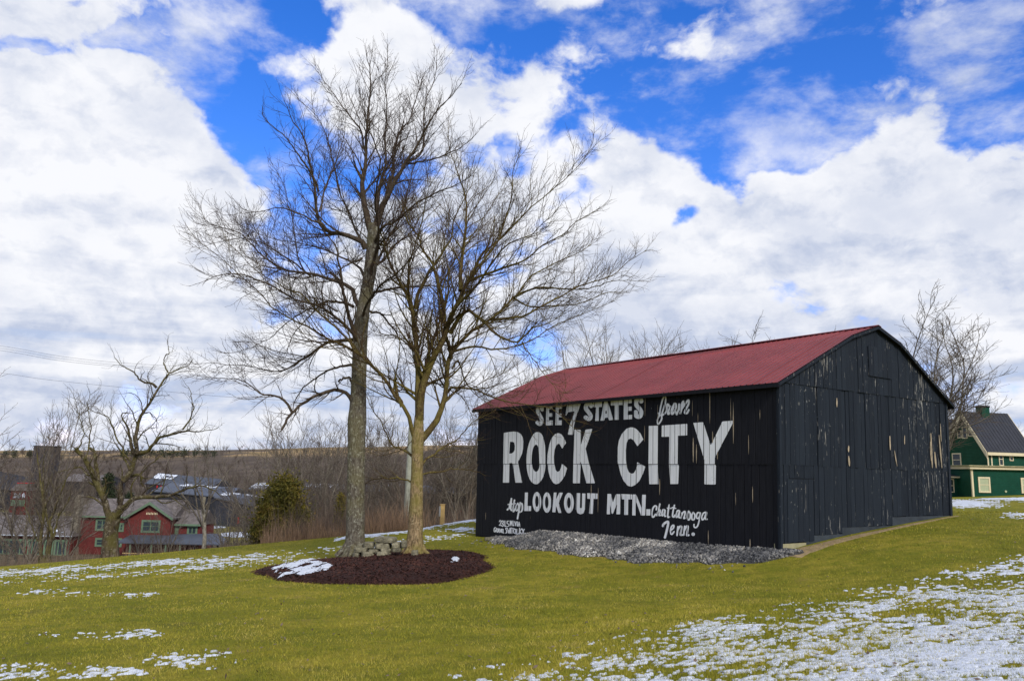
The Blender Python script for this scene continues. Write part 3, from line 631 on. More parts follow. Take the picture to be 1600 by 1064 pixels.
g('M', 'F', ('l', W2, [(430,805),(434,712),(448,770),(462,715),(466,805)])); g('I', 'F', ('l', W2, [(484,715),(484,808)])); g('full stop', 'F', ('l', 24, [(501,806)]))
g('V', 'F', ('l', W2, [(521,725),(538,808),(556,728)])); g('I', 'F', ('l', W2, [(578,730),(578,815)])); g('A', 'F', ('l', W2, [(598,820),(616,738),(634,824)]), ('l', 16, [(605,792),(628,793)]))
W3 = 19
g('G', 'F', ('s', W3, [(122,848),(102,860),(90,900),(97,936),(117,930),(118,902)]))
g('R', 'F', ('l', W3, [(134,940),(140,862)]), ('s', W3, [(140,862),(162,874),(155,902),(142,906)]), ('l', W3, [(146,904),(164,945)]))
g('A', 'F', ('l', W3, [(174,945),(190,872),(206,950)]), ('l', 14, [(180,922),(200,924)])); g('V', 'F', ('l', W3, [(212,876),(225,945),(240,882)]))
g('E', 'F', ('l', W3, [(266,882),(250,884),(248,948),(266,952)]), ('l', 15, [(250,915),(262,916)])); g('L', 'F', ('l', W3, [(280,885),(278,958),(300,962)]))
g('S', 'F', ('s', W3, [(366,866),(345,856),(337,880),(355,912),(352,955),(335,962)])); g('W', 'F', ('l', W3, [(378,866),(387,962),(400,905),(411,965),(424,862)]))
g('I', 'F', ('l', W3, [(440,862),(437,965)])); g('T', 'F', ('l', W3, [(452,860),(488,866)]), ('l', W3, [(470,864),(467,968)]))
g('C', 'F', ('s', W3, [(526,885),(508,876),(496,915),(502,958),(520,965)])); g('H', 'F', ('l', W3, [(540,882),(536,975)]), ('l', W3, [(569,884),(565,983)]), ('l', 14, [(540,927),(567,930)]))
g('comma', 'F', ('l', W3, [(596,968),(590,990)])); g('K', 'F', ('l', 24, [(628,868),(622,978)]), ('l', 22, [(664,876),(632,925),(664,983)]))
g('Y', 'F', ('l', 24, [(682,882),(702,928),(722,886)]), ('l', 24, [(701,926),(696,988)])); g('full stop', 'F', ('l', 28, [(738,968)]))
g('C', 'H', ('s', 38, [(300,305),(308,240),(272,218),(225,270),(200,370),(205,450),(235,472),(285,410)]))
g('h', 'H', ('s', 36, [(380,178),(345,330),(312,435)]), ('s', 34, [(330,370),(380,310),(385,365),(362,430),(395,432)]))
g('a', 'H', ('s', 36, [(500,318),(455,305),(428,380),(435,440),(475,400),(502,320),(488,440),(512,452)]))
g('t', 'H', ('s', 36, [(595,200),(572,330),(562,470),(600,468)]), ('l', 30, [(555,270),(635,275)])); g('t', 'H', ('s', 36, [(710,205),(680,340),(668,450),(700,468),(720,430)]), ('l', 30, [(660,255),(742,275)]))
g('a', 'H', ('s', 36, [(820,325),(780,330),(748,420),(755,478),(795,440),(828,340),(812,465),(832,485)]))
g('n', 'H', ('s', 34, [(882,380),(858,498)]), ('s', 36, [(870,440),(915,360),(955,352),(945,430),(925,500),(950,495)]))
g('o', 'H', ('s', 36, [(1035,340),(1006,400),(1006,500),(1030,535),(1065,500),(1070,400),(1035,340)])); g('o', 'H', ('s', 36, [(1140,365),(1107,420),(1107,510),(1135,540),(1168,510),(1178,420),(1140,365)]))
g('g', 'H', ('s', 34, [(1300,380),(1245,372),(1218,430),(1222,495),(1262,495),(1296,430),(1300,380),(1278,540),(1242,670),(1192,712),(1156,680),(1160,640)]))
g('a', 'H', ('s', 34, [(1432,362),(1372,385),(1337,470),(1347,532),(1392,500),(1442,370),(1420,510),(1452,520)]))
g('T', 'H', ('s', 52, [(450,675),(468,630),(555,578),(572,620),(540,780),(498,935)]))
g('e', 'H', ('s', 36, [(622,775),(685,725),(695,662),(655,675),(618,760),(625,845),(660,860),(700,805)])); g('n', 'H', ('s', 38, [(792,690),(782,780),(772,885)]), ('s', 42, [(785,770),(835,690),(873,690),(865,780),(850,875),(885,878)]))
g('n', 'H', ('s', 38, [(945,682),(922,878)]), ('s', 42, [(935,780),(985,685),(1018,692),(1005,800),(995,885),(1035,882)])); g('full stop', 'H', ('l', 82, [(1138,862)]))
def wall_xyz(u, z):
    t = (ZE-z)/(ZE-ZA); q = A[None]+U[None]*u[:, None]+LEANN[None]*(t*(1-u/BL))[:, None]; return np.c_[q, z]
for (nm, crop, ops) in G:
    ox, oy, sc = CR[crop]; allp = []
    for o_ in ops: 
        if o_[0] in 'pPsl': allp += list(o_[-1])
    ap = np.array(allp)/sc+[ox, oy]; wmax = max([o_[1]/sc for o_ in ops if o_[0] in 'sl'] or [0])
    cs = [uz(x, y) for x in (ap[:, 0].min()-wmax-1, ap[:, 0].max()+wmax+1) for y in (ap[:, 1].min()-wmax-1, ap[:, 1].max()+wmax+1)]
    cs = np.array(cs); u0, u1 = cs[:, 0].min()-.05, cs[:, 0].max()+.05; z0, z1 = cs[:, 1].min()-.05, cs[:, 1].max()+.05
    step = min(.03, max(.008, (u1-u0)/44))
    V = []; Fq = []; 
    for (b0, b1, boff, tier) in boards_long:
        lo, hi = max(b0+.004, u0), min(b1-.004, u1)
        if hi <= lo: continue
        us = np.linspace(lo, hi, max(2, int((hi-lo)/step)+2))
        zs_mid = ZS0+(ZS1-ZS0)*(lo+hi)/2/BL
        za, zb_ = (max(z0, zs_mid+.008), z1) if tier else (z0, min(z1, zs_mid-.008))
        if zb_ <= za: continue
        zs = np.linspace(za, zb_, max(2, int((zb_-za)/step)+2))
        UU, ZZ = np.meshgrid(us, zs, indexing='ij'); pp = proj(wall_xyz(UU.ravel(), ZZ.ravel()))
        X = (pp[:, 0]-ox)*sc; Y = (pp[:, 1]-oy)*sc; d = np.full(X.shape, 1e9)
        for o_ in ops:
            k_ = o_[0]
            if k_ == 'p': d = np.minimum(d, sd_poly(o_[1], X, Y))
            elif k_ == 'P': d = np.minimum(d, sd_poly(cr(o_[1]+[o_[1][0]], 4, True)[:-1], X, Y))
            elif k_ == '-': d = np.maximum(d, -sd_poly(o_[1], X, Y))
            elif k_ == '-P': d = np.maximum(d, -sd_poly(cr(o_[1]+[o_[1][0]], 4, True)[:-1], X, Y))
            elif k_ == 's': d = np.minimum(d, sd_stroke(cr(o_[2], 5), o_[1], X, Y))
            elif k_ == 'l': d = np.minimum(d, sd_stroke(o_[2], o_[1], X, Y))
        d = d.reshape(UU.shape)
        if d.min() >= 0: continue
        off = boff+.0035+(.0)
        nu, nz = d.shape
        for i_ in range(nu-1):
            k_ = 0
            while k_ < nz-1:
                c4 = [(i_, k_), (i_+1, k_), (i_+1, k_+1), (i_, k_+1)]; dv = [d[c] for c in c4]
                if max(dv) < 0:
                    e_ = k_+1
                    while e_ < nz-1 and d[i_, e_+1] < 0 and d[i_+1, e_+1] < 0: e_ += 1
                    bI = len(V)
                    for (a_, b_) in ((i_, k_), (i_+1, k_), (i_+1, e_), (i_, e_)): V.append(wall_long(us[a_], zs[b_], off))
                    Fq.append([bI, bI+1, bI+2, bI+3]); k_ = e_; continue
                if min(dv) < 0:
                    pts = []
                    for q_ in range(4):
                        a_, b_ = c4[q_], c4[(q_+1) % 4]; da, db = d[a_], d[b_]
                        if da < 0: pts.append((us[a_[0]], zs[a_[1]]))
                        if (da < 0) != (db < 0): t_ = da/(da-db); pts.append((us[a_[0]]+(us[b_[0]]-us[a_[0]])*t_, zs[a_[1]]+(zs[b_[1]]-zs[a_[1]])*t_))
                    if len(pts) >= 3:
                        bI = len(V); V += [wall_long(a_, b_, off) for a_, b_ in pts]; Fq.append(list(range(bI, bI+len(pts))))
                k_ += 1
    if V:
        me = bpy.data.meshes.new('painted_letter'); me.from_pydata(V, [], Fq); me.update(); link_mesh('painted_letter', me, M['paint'], long_wall)

# ------------------------------------------------------------------ lawn details: polar grid shared by snow
def edge_y(x): return np.interp(x, EX, EY)
BEDC = np.array([-3.85, 25.4]); 
def bed_r(x, y):      # <1 inside the mulch bed
    dx = (x-BEDC[0]); dy = (y-BEDC[1]); a = np.arctan2(dy, dx)
    return np.hypot(dx/3.42, dy/4.6)*(1+.05*np.sin(3*a+1)+.03*np.sin(7*a)+.05*(fbm(x*1.6, y*1.6, 44, 3)-.5))
def bed_h(x, y):
    r = bed_r(x, y); return .36*np.clip(1-r, 0, 1)**.7*(r < 1)+.05*(1-sstep(.9, 1.0, r))
def barn_uv(x, y):
    dx, dy = x-A[0], y-A[1]; return dx*U[0]+dy*U[1], dx*Wd[0]+dy*Wd[1]
PILE_U0, PILE_U1 = -.55, 13.3
def pile_h(x, y):
    u, v = barn_uv(x, y); d = -v
    wdt = np.interp(u, [-.6, 0, 2, 5, 9, 11, 12.5, 13.6], [.15, .95, 1.6, 1.8, 1.65, 1.45, .9, .1])+.15*np.sin(u*2.1)+.1*np.sin(u*5.3+1)
    top = np.interp(u, [-.6, 0, 2, 5, 9, 10.6, 11.3, 12.2, 13.4], [.0, .02, .10, .24, .34, .34, .22, .05, .0])
    t = np.clip(1-d/wdt, 0, 1.0); h = top*t**.8+.07*(t > 0)*np.clip(t*6, 0, 1)
    return h*(u > PILE_U0)*(u < PILE_U1+.4)*(d > -.25)*(d < wdt)
def snow_cov(px, py, x, y):
    c = np.zeros(px.shape)
    # right foreground sheet
    lnx = np.array([560, 640, 800, 1000, 1150, 1300, 1450, 1600, 1750]); lny = np.array([1085, 1066, 1032, 988, 962, 930, 900, 866, 830])
    d = py-np.interp(px, lnx, lny); c = np.maximum(c, np.clip(.14+d/200, 0, .66)*sstep(-14, 10, d)*sstep(560, 700, px))
    # bands on the far left lawn
    b1 = np.interp(px, [0, 200, 400, 600, 742], [896, 884, 869, 852, 832]); c = np.maximum(c, .355*np.exp(-((py-b1)/5)**2)*(px < 790)*(y > 22))
    b2 = np.interp(px, [0, 200, 400, 600], [912, 895, 880, 868]); c = np.maximum(c, .24*np.exp(-((py-b2)/5)**2)*(px < 600))
    b3 = np.interp(px, [500, 640, 742], [845, 829, 812]); c = np.maximum(c, .60*np.exp(-((py-b3)/2.6)**2)*(px < 760)*(px > 520))
    c = np.maximum(c, .66*np.exp(-((px-728)/28)**2-((py-827)/5)**2))
    c = np.maximum(c, .28*np.exp(-((px-50)/140)**2-((py-1050)/12)**2)); c = np.maximum(c, .20*np.exp(-((px-90)/60)**2-((py-925)/6)**2)); c = np.maximum(c, .18*np.exp(-((px-210)/50)**2-((py-930)/5)**2))
    c = np.maximum(c, .18*np.exp(-((px-160)/90)**2-((py-990)/8)**2)); c = np.maximum(c, .20*np.exp(-((px-300)/70)**2-((py-1030)/14)**2))
    # by the green house
    c = np.maximum(c, .75*np.exp(-((px-1510)/45)**2-((py-787)/6)**2)); c = np.maximum(c, .72*np.exp(-((px-1580)/60)**2-((py-778)/4)**2)*(px > 1480)); c = np.maximum(c, .6*np.exp(-((px-1590)/20)**2-((py-806)/4)**2))
    return c
saz = np.arange(math.radians(-37), math.radians(38), .0030); sr = np.exp(np.arange(math.log(5.2), math.log(76), .0040))
SR, SA = np.meshgrid(sr, saz, indexing='ij'); sx, sy = SR*np.sin(SA), SR*np.cos(SA)
sz = ground_z(sx, sy)
pp = proj(np.stack([sx.ravel(), sy.ravel(), sz.ravel()], 1)); spx, spy = pp[:, 0].reshape(sx.shape), pp[:, 1].reshape(sx.shape)
cov = snow_cov(spx, spy, sx, sy)
cov = cov*(edge_y(sx)-sy > .6)
uu_, vv_ = barn_uv(sx, sy); cov = cov*~((uu_ > -1) & (uu_ < BL+.5) & (vv_ > -2.5) & (vv_ < BW+1.2)*(vv_ > -.2))
cov = cov*(bed_r(sx, sy) > 1.05)
nz = .30*fbm(sx*.7+3, sy*.6, 21, 3)+.34*fbm(sx*3.5, sy*3.5, 22, 3)+.62*fbm(sx*14, sy*15, 23, 2, .8)
nz = (nz-.63)/.34+.5            # roughly 0..1
tt = nz-(1-cov)
tt = np.where(cov < .05, -1, tt)
hsn = np.clip(tt*.07, -.03, .016)
keep = (hsn > .0004)
fq_i, fq_j = np.meshgrid(np.arange(len(sr)-1), np.arange(len(saz)-1), indexing='ij')
kf = keep[:-1, :-1] | keep[1:, :-1] | keep[:-1, 1:] | keep[1:, 1:]
fi, fj = fq_i[kf], fq_j[kf]; ns = len(saz)
fsn = np.stack([fi*ns+fj, fi*ns+fj+1, (fi+1)*ns+fj+1, (fi+1)*ns+fj], 1)[:, ::-1]
Vs = np.stack([sx, sy, sz+hsn+.006+np.where(keep, .012*(fbm(sx*25, sy*25, 31, 2)-.3), -.02)], -1).reshape(-1, 3)
u_, inv_ = np.unique(fsn, return_inverse=True)
o = link_mesh('snow_patches', np_mesh('snow_patches', Vs[u_], inv_.reshape(-1, 4)), M['snow'], None, True); tag(o, 'thin melting snow lying in patches on the lawn', 'snow', kind='stuff')

# grass blades, denser close to the camera
def blades(n, rmin, rmax, amin, amax, hmin, hmax, wd, seed, test=None):
    g_ = np.random.default_rng(seed)
    r = np.exp(g_.uniform(math.log(rmin), math.log(rmax), n)); a = g_.uniform(amin, amax, n)
    x, y = r*np.sin(a), r*np.cos(a)
    ok = (edge_y(x)-y > 0) & (bed_r(x, y) > 1.0-.03*g_.random(n)) & (pile_h(x, y) <= 0)
    u, v = barn_uv(x, y); ok &= ~((u > -.1) & (u < BL+.1) & (v > -.1) & (v < BW+.1)); ok &= ~((u > -.9*g_.random(n)) & (u < 0.1) & (v > -.4) & (v < 9) & (g_.random(n) < .5))
    if test is not None: ok &= test(x, y, g_)
    x, y, r = x[ok], y[ok], r[ok]; n = len(x); z = ground_z(x, y)-.004
    hh = g_.uniform(hmin, hmax, n)*(.7+.6*fbm(x*1.2, y*1.2, 3, 2)); th = g_.uniform(0, 2*math.pi, n); w_ = wd*np.maximum(1, r/9)*g_.uniform(.6, 1.3, n)
    lx, ly = g_.normal(0, .5, n)*hh, g_.normal(0, .5, n)*hh
    V = np.empty((n, 3, 3)); cx, cy = np.cos(th)*w_, np.sin(th)*w_
    V[:, 0] = np.stack([x-cx, y-cy, z], 1); V[:, 1] = np.stack([x+cx, y+cy, z], 1); V[:, 2] = np.stack([x+lx, y+ly, z+hh], 1)
    return V.reshape(-1, 3)
Vb = np.concatenate([blades(60000, 5.0, 16, .0, .62, .030, .062, .0028, 15), blades(330000, 5.0, 42, -.66, .66, .022, .050, .0028, 5)])
o = link_mesh('grass_blades', np_mesh('grass_blades', Vb, np.arange(len(Vb)).reshape(-1, 3)), M['blade']); tag(o, 'short olive green winter grass covering the sloping lawn', 'grass', kind='stuff')

# bare soil along the end wall
def strip(name, pts, wd, mt, lift=.012):
    c = cr(pts, 10); V = []; n = len(c)
    d = np.gradient(c, axis=0); nrm = np.stack([-d[:, 1], d[:, 0]], 1)/np.linalg.norm(d, axis=1)[:, None]; K = 7
    for i in range(n):
        wl = np.interp(i/(n-1), np.linspace(0, 1, len(wd)), wd)*(1+.3*(vnoise(np.array([i*.5]), np.array([2.]), 4)[0]-.5))
        for k in range(K):
            q = c[i]+nrm[i]*wl*(k/(K-1)-.5); V.append((q[0], q[1], gz(q[0], q[1])+lift*(1-abs(k/(K-1)*2-1)**2*1.3)))
    Fq = [[i*K+k, (i+1)*K+k, (i+1)*K+k+1, i*K+k+1] for i in range(n-1) for k in range(K-1)]
    return link_mesh(name, np_mesh(name, V, np.array(Fq)), mt, None, True)
q0 = A+nEnd*.35; q1 = A+Wd*BW*.55+nEnd*.3; q2 = A+Wd*BW+nEnd*.15
o = strip('bare_soil', [q0-Wd*.3, q0+Wd*1.5, q1, q2], [.8, .55, .35, .12], M['bare_soil']); tag(o, 'strip of bare tan soil along the end wall of the barn', 'soil', kind='structure')

# gravel: bed plus crushed stones
gu = np.arange(-.7, 13.9, .08); gv = np.arange(-.15, 2.5, .07); GU, GV = np.meshgrid(gu, gv, indexing='ij')
gX = A[0]+U[0]*GU-Wd[0]*GV; gY = A[1]+U[1]*GU-Wd[1]*GV; hp = pile_h(gX, gY)
gZ = ground_z(gX, gY)+np.where(hp > 0, hp+.02*(fbm(gX*9, gY*9, 2, 2)-.5), -.03)
ii, jj = np.meshgrid(np.arange(len(gu)-1), np.arange(len(gv)-1), indexing='ij'); n2 = len(gv)
bedmesh = np_mesh('gravel_bed', np.stack([gX, gY, gZ], -1).reshape(-1, 3), np.stack([ii*n2+jj, ii*n2+jj+1, (ii+1)*n2+jj+1, (ii+1)*n2+jj], -1).reshape(-1, 4))
pile = link_mesh('gravel_bank', bedmesh, M['gravel_bed'], None, True); tag(pile, 'bank of grey crushed stone heaped against the lettered barn wall', 'gravel', kind='stuff')
t_ = (1+5**.5)/2
ICO = np.array([(-1,t_,0),(1,t_,0),(-1,-t_,0),(1,-t_,0),(0,-1,t_),(0,1,t_),(0,-1,-t_),(0,1,-t_),(t_,0,-1),(t_,0,1),(-t_,0,-1),(-t_,0,1)])/1.9
ICF = np.array([(0,11,5),(0,5,1),(0,1,7),(0,7,10),(0,10,11),(1,5,9),(5,11,4),(11,10,2),(10,7,6),(7,1,8),(3,9,4),(3,4,2),(3,2,6),(3,6,8),(3,8,9),(4,9,5),(2,4,11),(6,2,10),(8,6,7),(9,8,1)])
def rocks(Pn, sz, flat, seed):
    g_ = np.random.default_rng(seed); n = len(Pn)
    V = ICO[None]*(1+g_.uniform(-.28, .28, (n, 12, 1))); V = V*np.stack([g_.uniform(.7, 1.3, n), g_.uniform(.6, 1.1, n), g_.uniform(.5, .9, n)*flat], 1)[:, None]*sz[:, None, None]
    q = g_.normal(size=(n, 4)); q /= np.linalg.norm(q, axis=1)[:, None]; a, b, c, d = q.T
    Rm = np.stack([1-2*(c*c+d*d), 2*(b*c-a*d), 2*(b*d+a*c), 2*(b*c+a*d), 1-2*(b*b+d*d), 2*(c*d-a*b), 2*(b*d-a*c), 2*(c*d+a*b), 1-2*(b*b+c*c)], 1).reshape(n, 3, 3)
    V = np.einsum('nij,nkj->nki', Rm, V)+Pn[:, None]
    Fr = ICF[None]+12*np.arange(n)[:, None, None]; return V.reshape(-1, 3), Fr.reshape(-1, 3)
g_ = np.random.default_rng(8); n = 15000; u = g_.uniform(-.6, 13.8, n); v = g_.uniform(-.02, 2.4, n)
X = A[0]+U[0]*u-Wd[0]*v; Y = A[1]+U[1]*u-Wd[1]*v; hp = pile_h(X, Y); k = (hp > .004); spill = (g_.random(n) < .012) & (u > 0) & (v < 2.1)
k = k | spill; X, Y, hp = X[k], Y[k], hp[k]; szr = g_.uniform(.018, .048, len(X))*(1+.6*(g_.random(len(X)) < .06))
Vr, Fr = rocks(np.stack([X, Y, ground_z(X, Y)+hp+.008], 1), szr, 1.0, 9)
o = link_mesh('crushed_stones', np_mesh('crushed_stones', Vr, Fr), M['stone_bit'], pile); o['kind'] = 'stuff'

# mulch bed with chips, snow and flat stones
gu = np.arange(-4.3, 4.31, .07); gv = np.arange(-5.3, 5.31, .08); GU, GV = np.meshgrid(gu, gv, indexing='ij'); X, Y = BEDC[0]+GU, BEDC[1]+GV
r_ = bed_r(X, Y); h_ = bed_h(X, Y); Z = ground_z(X, Y)+np.where(r_ < 1, h_+.05*(fbm(X*3, Y*3, 6, 3)-.5)+.03*(fbm(X*14, Y*14, 16, 2)-.5), -.05)
ii, jj = np.meshgrid(np.arange(len(gu)-1), np.arange(len(gv)-1), indexing='ij'); n2 = len(gv)
fm = np.stack([ii*n2+jj, (ii+1)*n2+jj, (ii+1)*n2+jj+1, ii*n2+jj+1], -1).reshape(-1, 4); fm = fm[(r_.ravel()[fm] < 1.06).any(1)]
bed = link_mesh('mulch_bed', np_mesh('mulch_bed', np.stack([X, Y, Z], -1).reshape(-1, 3), fm), M['mulch'], None, True); tag(bed, 'low oval mound of dark brown mulch around the two bare trees', 'mulch bed', kind='stuff')
def bed_top(x, y): return gz(x, y)+float(bed_h(np.array([x]), np.array([y]))[0])
g_ = np.random.default_rng(12); n = 26000; X = BEDC[0]+g_.uniform(-4, 4, n); Y = BEDC[1]+g_.uniform(-5, 5, n); k = bed_r(X, Y) < 1.0+.04*g_.random(n); X, Y = X[k], Y[k]; n = len(X)
Z = ground_z(X, Y)+bed_h(X, Y)+g_.uniform(-.005, .02, n); L = g_.uniform(.02, .06, n); wd_ = g_.uniform(.006, .014, n); a = g_.uniform(0, 6.28, n); ti = g_.normal(0, .35, n)
dx, dy, dz_ = np.cos(a)*L, np.sin(a)*L, ti*L; ex, ey = -np.sin(a)*wd_, np.cos(a)*wd_; C0 = np.stack([X, Y, Z], 1); D_ = np.stack([dx, dy, dz_], 1); E_ = np.stack([ex, ey, g_.normal(0, .3, n)*wd_], 1)
Vc = np.stack([C0-D_-E_, C0+D_-E_, C0+D_+E_, C0-D_+E_], 1).reshape(-1, 3)
o = link_mesh('mulch_chips', np_mesh('mulch_chips', Vc, np.arange(len(Vc)).reshape(-1, 4)), M['chip'], bed); o['kind'] = 'stuff'
# snow on the bed
def on_bed(px, py):
    lo, hi = 15., 33.
    for _ in range(40):
        m_ = (lo+hi)/2; p = P(px, py, m_)
        if p[2] > gz(p[0], p[1])+float(bed_h(np.array([p[0]]), np.array([p[1]]))[0]): lo = m_
        else: hi = m_
    return P(px, py, (lo+hi)/2)
def snow_blob(name, cx, cy, rx, ry, seed, thr, step=.035):
    xs = np.arange(-4.3, 4.3, step); ys = np.arange(-5.2, 5.2, step); XX, YY = np.meshgrid(BEDC[0]+xs, BEDC[1]+ys, indexing='ij')
    ZZ = ground_z(XX, YY)+bed_h(XX, YY); q = proj(np.stack([XX.ravel(), YY.ravel(), ZZ.ravel()], 1)); qx, qy = q[:, 0].reshape(XX.shape), q[:, 1].reshape(XX.shape)
    f = 1-((qx-cx)/rx)**2-((qy-cy+(qx-cx)*.14)/ry)**2; f = np.clip(f, -9, .45)+3.4*(.5*fbm(XX*2.4+seed, YY*1.5, seed, 3)+.5*fbm(XX*7, YY*3, seed+3, 3)-.5)-thr; h = np.clip(f*.06, -.04, .03)
    n0, n1 = XX.shape; kp = h > 0; i_, j_ = np.meshgrid(np.arange(n0-1), np.arange(n1-1), indexing='ij'); kk = kp[:-1, :-1] | kp[1:, :-1] | kp[:-1, 1:] | kp[1:, 1:]
    i_, j_ = i_[kk], j_[kk]; F_ = np.stack([i_*n1+j_, (i_+1)*n1+j_, (i_+1)*n1+j_+1, i_*n1+j_+1], 1); uq, iv = np.unique(F_, return_inverse=True)
    return link_mesh(name, np_mesh(name, np.stack([XX, YY, ZZ+.025+h], -1).reshape(-1, 3)[uq], iv.reshape(-1, 4)), M['snow'], None, True)
tag(snow_blob('snow_patch', 466, 889, 48, 13, 3, .47), 'ragged white snow patch on the left end of the mulch bed', 'snow', kind='stuff')
tag(snow_blob('snow_patch', 709, 875, 9, 4, 5, .1), 'small fleck of snow on the right side of the mulch bed', 'snow')

# stones stacked between the trunks
stack = empty('dry_stone_seat', tuple(on_bed(596, 868))); tag(stack, 'low dry stacked stone wall between the two tree trunks', 'stone wall')
so = np.array(stack.location)
def stone(x0, x1, y0, y1, Y, depth, seed, label=None, name='stone', parent=stack):
    p0 = P(x0, y1, Y); p1 = P(x1, y0, Y); w_, h_ = p1[0]-p0[0], p1[2]-p0[2]; g_ = np.random.default_rng(seed); off = so if parent is stack else np.zeros(3)
    n = 14; ang = np.linspace(0, 2*math.pi, n, endpoint=False)+.1; jit = 1+g_.uniform(-.14, .06, n); V = []; tilt = g_.uniform(-.12, .12)
    for (zz, sc_) in ((0, .86), (.16, .98), (.55, 1.0), (.86, .97), (1, .85)):
        for q, a in enumerate(ang):
            cx, cy = math.cos(a), math.sin(a); k_ = (abs(cx)**5+abs(cy)**5)**(-1/5)*jit[q]*sc_*(1+g_.uniform(-.02, .02))
            V.append((( p0[0]+p1[0])/2+cx*k_*w_/2-off[0], Y+depth/2+cy*k_*depth/2-off[1], p0[2]+h_*(zz+tilt*cx*.4)+g_.uniform(-.006, .006)-off[2]))
    Fs = [[r_*n+k, r_*n+(k+1) % n, (r_+1)*n+(k+1) % n, (r_+1)*n+k] for r_ in range(4) for k in range(n)]+[list(range(n))[::-1], list(range(4*n, 5*n))]
    me = bpy.data.meshes.new(name); me.from_pydata(V, [], Fs); me.update(); o = link_mesh(name, me, M['wall_stone'], parent)
    if label: o['label'] = label
    return o
SY = on_bed(596, 868)[1]+.1
for k_, (x0, x1, y0, y1, dd) in enumerate([(549, 561, 864, 872, 0), (563, 583, 863, 873.5, -.05), (585, 609, 862, 872, .0), (552, 573, 856, 863.5, .08), (574, 591, 859, 863.8, .05), (592, 610, 858, 862, .05), (610, 626, 857, 863, .1), (565, 583, 848, 857, .2), (584, 608.5, 849, 858.5, .15), (610, 624, 848, 857, .2), (625, 634, 846, 856, .25), (556, 566, 851, 858, .25)]):
    stone(x0, x1, y0, y1, SY+dd, .55, 50+k_)
stone(583, 617, 840.5, 848.5, SY+.12, .7, 70, 'wide flat capstone on top')
o = stone(642, 653, 860, 869, on_bed(648, 868)[1]-.05, .25, 80, None, 'field_stone', None); tag(o, 'small pale pointed stone at the foot of the right trunk', 'stone')
# flat rock slabs at the left corner of the barn
for k_, (px, py, wpx) in enumerate([(770, 843, 26), (800, 846, 16)]):
    lo, hi = 20., 40.
    for _ in range(40):
        m_ = (lo+hi)/2; p = P(px, py, m_)
        if p[2] > gz(p[0], p[1])+.05: lo = m_
        else: hi = m_
    o = stone(px-wpx/2, px+wpx/2, py-2.5, py+2.5, lo, .6, 90+k_, None, 'rock_slab', None); tag(o, ['long flat grey rock slab at the left corner of the barn', 'short flat grey rock slab beside the left end of the gravel'][k_], 'rock')

# ------------------------------------------------------------------ tubes and branching
def tubes(Pt, Rd, sides):
    """Pt (N,K,3) Rd (N,K) -> verts, faces"""
    N, K, _ = Pt.shape; Tn = np.gradient(Pt, axis=1); Tn /= np.linalg.norm(Tn, axis=2, keepdims=True)+1e-9
    mean = Tn.mean(1); ref = np.where(np.abs(mean[:, 2:3]) < .75, np.array([[0, 0, 1.]]), np.array([[1., .2, 0]]))[:, None]
    a = np.cross(Tn, ref); a /= np.linalg.norm(a, axis=2, keepdims=True)+1e-9; b = np.cross(Tn, a)
    th = np.arange(sides)*2*math.pi/sides
    V = Pt[:, :, None]+Rd[:, :, None, None]*(a[:, :, None]*np.cos(th)[None, None, :, None]+b[:, :, None]*np.sin(th)[None, None, :, None])
    i, k, s = np.meshgrid(np.arange(N), np.arange(K-1), np.arange(sides), indexing='ij'); base = i*K*sides; s2 = (s+1) % sides
    Fq = np.stack([base+k*sides+s, base+k*sides+s2, base+(k+1)*sides+s2, base+(k+1)*sides+s], -1).reshape(-1, 4)
    return V.reshape(-1, 3), Fq
def join(parts):
    Vs, Fs, o_ = [], [], 0
    for V, Fq in parts: Vs.append(V); Fs.append(Fq+o_); o_ += len(V)
    return np.concatenate(Vs), np.concatenate(Fs)
def unit(v): return v/(np.linalg.norm(v, axis=-1, keepdims=True)+1e-9)
def resample(p, r, K):
    d = np.r_[0, np.cumsum(np.linalg.norm(np.diff(p, axis=0), axis=1))]; s = np.linspace(0, d[-1], K)
    return np.stack([np.interp(s, d, p[:, i]) for i in range(3)], 1), np.interp(s, d, r)
